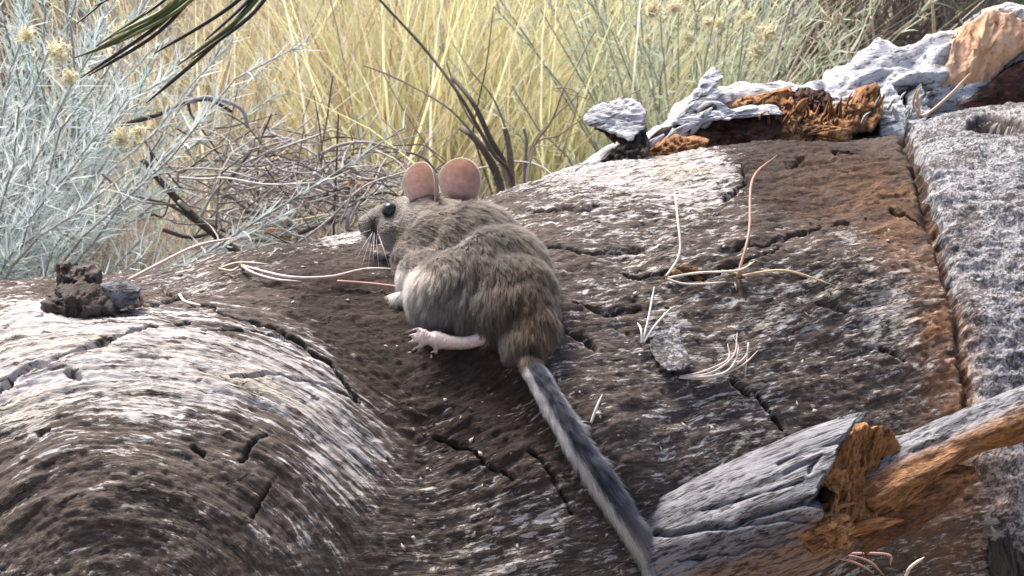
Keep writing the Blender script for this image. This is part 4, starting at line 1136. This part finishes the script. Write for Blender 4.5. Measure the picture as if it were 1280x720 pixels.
# ------------------------------------------------------------------ dead brush, bare stems and branches
pile = empty('brush_pile', gpt(380, 2.35), 'tangled heap of grey dead twigs on the ground behind the log', 'brush pile')
for k in range(260):
    x0 = RNG.normal(385, 85); y0 = RNG.normal(235, 36); t0 = RNG.uniform(2.1, 2.6)
    a = RNG.normal(-.15, .5) if RNG.random() < .7 else RNG.uniform(-1.6, 1.6)
    Lp = RNG.uniform(50, 190)
    dx, dy = math.cos(a)*Lp, math.sin(a)*Lp
    dz = RNG.normal()*.06
    p0 = pt(x0-dx/2, y0-dy/2, t0-dz); p1 = pt(x0+dx/2, y0+dy/2, t0+dz); mid = (p0+p1)/2+RNG.normal(size=3)*.014
    q1 = (p0+mid)/2+RNG.normal(size=3)*.006; q2 = (p1+mid)/2+RNG.normal(size=3)*.006
    r = RNG.choice([.0010, .0014, .0019, .0028], p=[.35, .35, .2, .1])
    g = RNG.choice(4); c_ = np.array([(.44, .41, .41), (.32, .29, .28), (.62, .57, .54), (.14, .11, .10)][g])*RNG.uniform(.8, 1.15)
    tube('twig', smooth_path([p0, q1, mid, q2, p1], 12), np.linspace(r, r*.5, 12), M_TWIG, pile, 5, colors=tuple(c_))
bare = empty('bare_shrub', gpt(640, 2.4), 'leafless shrub with dark forked stems rising behind the rat', 'shrub')
for pts, r0, r1, c_ in [
    ([(645, 330), (640, 225), (615, 190), (575, 120), (530, 60), (475, 0), (455, -30)], .0034, .0012, (.15, .115, .09)),
    ([(645, 330), (632, 215), (600, 178), (560, 135), (500, 100), (455, 82)], .0026, .0010, (.30, .25, .21)),
    ([(650, 330), (636, 222), (612, 172), (592, 130), (565, 96)], .0052, .0030, (.14, .115, .10)),
    ([(640, 330), (625, 232), (606, 190), (588, 168), (576, 160)], .0065, .0040, (.17, .145, .13)),
    ([(648, 330), (640, 240), (637, 190), (631, 160)], .0060, .0036, (.24, .21, .19)),
    ([(645, 330), (598, 190), (592, 160), (608, 80), (617, 8)], .0020, .0008, (.18, .13, .10)),
    ([(648, 330), (628, 210), (582, 140), (556, 70), (548, 20)], .0022, .0010, (.34, .29, .22)),
    ([(648, 330), (640, 200), (620, 130), (590, 90), (560, 45)], .0020, .0008, (.38, .32, .25)),
    ([(652, 330), (655, 225), (658, 180), (655, 160)], .0034, .0020, (.36, .33, .31)),
    ([(655, 330), (662, 200), (690, 150), (705, 110), (722, 80), (746, 34)], .0022, .0010, (.40, .33, .25)),
    ([(655, 330), (660, 198), (690, 150), (720, 120), (752, 72)], .0018, .0008, (.38, .32, .25)),
    ([(655, 330), (664, 192), (700, 168), (742, 140), (800, 112)], .0018, .0008, (.36, .30, .24)),
    ([(655, 330), (664, 196), (690, 182), (722, 165)], .0014, .0007, (.44, .38, .30)),
    ([(700, 200), (722, 120), (690, 112), (752, 128), (765, 134)], .0010, .0006, (.40, .28, .18)),
    ([(640, 330), (560, 235), (525, 195), (470, 190), (440, 192)], .0022, .0012, (.22, .19, .17)),
    ([(640, 330), (590, 240), (540, 190), (500, 130), (462, 60)], .0016, .0008, (.42, .34, .25))]:
    tq = 2.40+RNG.normal()*.05
    tube('stem', smooth_path([pt(x, y, tq+.02*math.sin(i_*1.7)) for i_, (x, y) in enumerate(pts)], 30), np.linspace(r0, r1, 30), M_TWIG, bare, 8, colors=c_, rough=.25, rscale=120)
br = empty('fallen_branch', gpt(230, 2.15), 'dark forked branch propped up between sagebrush and brush pile', 'branch')
for pts, r0, r1, c_ in [([(178, 200), (195, 220), (220, 248), (252, 280), (288, 308), (330, 350), (400, 425)], .0036, .0062, (.10, .075, .06)), ([(186, 212), (190, 200), (188, 190)], .0026, .0016, (.12, .09, .07)),
                        ([(145, 240), (180, 248), (215, 258), (250, 282)], .0016, .0022, (.16, .12, .09)), ([(180, 175), (200, 205), (230, 240)], .0010, .0014, (.20, .16, .12))]:
    tube('limb', smooth_path([pt(x, y, 2.15) for x, y in pts], 24), np.linspace(r0, r1, 24), M_TWIG, br, 8, colors=c_, rough=.3, rscale=120)
br = empty('fallen_branch', gpt(200, 2.3), 'thin dark arched branch emerging from the sagebrush', 'branch')
for pts, r0, r1, c_ in [([(70, 200), (110, 178), (150, 158), (185, 147), (212, 138), (235, 128), (262, 125), (290, 140)], .0040, .0022, (.09, .07, .06)), ([(235, 128), (240, 145), (262, 175), (280, 205)], .0020, .0010, (.16, .13, .12)),
                        ([(232, 128), (262, 122), (300, 135), (310, 160)], .0034, .0022, (.42, .40, .42))]:
    tube('limb', smooth_path([pt(x, y, 2.25) for x, y in pts], 24), np.linspace(r0, r1, 24), M_TWIG, br, 8, colors=c_, rough=.3, rscale=120)
# pale sticks and dry stems, each lying or standing on its own
for pts, r, c_, lab, nm in [
    ([(312, 252), (350, 275), (392, 305)], .0032, (.70, .64, .56), 'pale weathered stick leaning on the log edge before the brush pile', 'weathered_stick'),
    ([(330, 275), (362, 285), (378, 306)], .0022, (.62, .56, .50), 'short pale stick beside the longer weathered one', 'weathered_stick'),
    ([(360, 278), (410, 268), (470, 256)], .0018, (.74, .60, .34), 'yellow straw stem pointing at the snout of the rat', 'grass_straw'),
    ([(417, 300), (420, 220), (423, 140)], .0016, (.12, .09, .08), 'dark upright stem in front of the snout', 'dry_stalk'),
    ([(1062, 66), (1042, 30), (1026, 14)], .0026, (.66, .54, .38), 'straight straw stem above the silver ridge', 'grass_straw'),
    ([(1090, 68), (1070, 48), (1050, 30)], .0024, (.64, .55, .42), 'slanting straw stem above the silver ridge', 'grass_straw'),
    ([(1000, 66), (1020, 50), (1036, 36)], .0024, (.56, .48, .40), 'short straw crossing before the dark shrub', 'grass_straw'),
    ([(978, 44), (992, 22), (1006, 0)], .0026, (.58, .50, .44), 'thick tan stem beside the cream flower heads', 'dry_stalk'),
    ([(1168, 40), (1160, 10), (1152, -20)], .0028, (.66, .54, .34), 'bright straw stem next to the torn stump', 'grass_straw'),
    ([(1094, 66), (1086, 40), (1076, 14)], .0022, (.60, .50, .40), 'upright straw stem rising from the silver ridge', 'grass_straw')]:
    tq = 2.2 if pts[0][0] < 600 else 2.6
    tb = [pt(x, y, tq) for x, y in pts]
    if nm != 'grass_straw' or pts[0][0] > 600:      # run the foot on down to the soil
        k_ = int(np.argmax([p[1] for p in pts])); q_ = tb[k_]; e_ = tb[k_]-tb[1]; e_ /= -min(e_[2], -.02)
        foot_ = q_+e_*(q_[2]-GZ)*.35; foot_ = np.array([foot_[0], foot_[1], float(ground_z(foot_[0], foot_[1]))-.02])
        tb = [foot_]+tb if k_ == 0 else tb+[foot_]
    o = tube(nm, smooth_path(tb, 20), np.linspace(r, r*.7, 20), M_TWIG, None, 7, colors=c_)
    tag(o, lab, nm.split('_')[-1])
# bark flakes on the soil by the snout
for k, (poly, lab) in enumerate([([(418, 238), (432, 226), (452, 228), (462, 240), (448, 248), (428, 248)], 'rounded orange bark flake caught in the brush pile behind the snout'), ([(422, 258), (440, 250), (462, 254), (458, 264), (430, 266)], 'flat orange bark flake low in the brush pile behind the snout'),
                               ([(330, 290), (345, 282), (366, 290), (362, 304), (338, 306)], 'orange bark flake at the log edge near the weathered sticks')]):
    o = empty('bark_flake', pt(poly[0][0], poly[0][1]+6, 2.3), lab, 'bark flake')
    slab('flake', poly, 2.3, .02, M_ORANGE, o, NOC, dome=.006, amp=.004, rings=8, M=50, seed=k)

# repeats of a kind share a group
GRP = {'pine_needles': 'dry pine needles fallen on the log', 'dry_stalk': 'dry stalks and slivers on and behind the log', 'grass_straw': 'loose straw stems', 'sagebrush': 'sagebrush behind the log',
       'dark_shrub': 'leafless shrubs in the background', 'fallen_branch': 'branches behind the log', 'weathered_stick': 'pale sticks behind the log', 'bark_flake': 'bark flakes behind the log'}
for o in COL.objects:
    g = GRP.get(o.name.split('.')[0])
    if g and o.parent is None: o['group'] = g
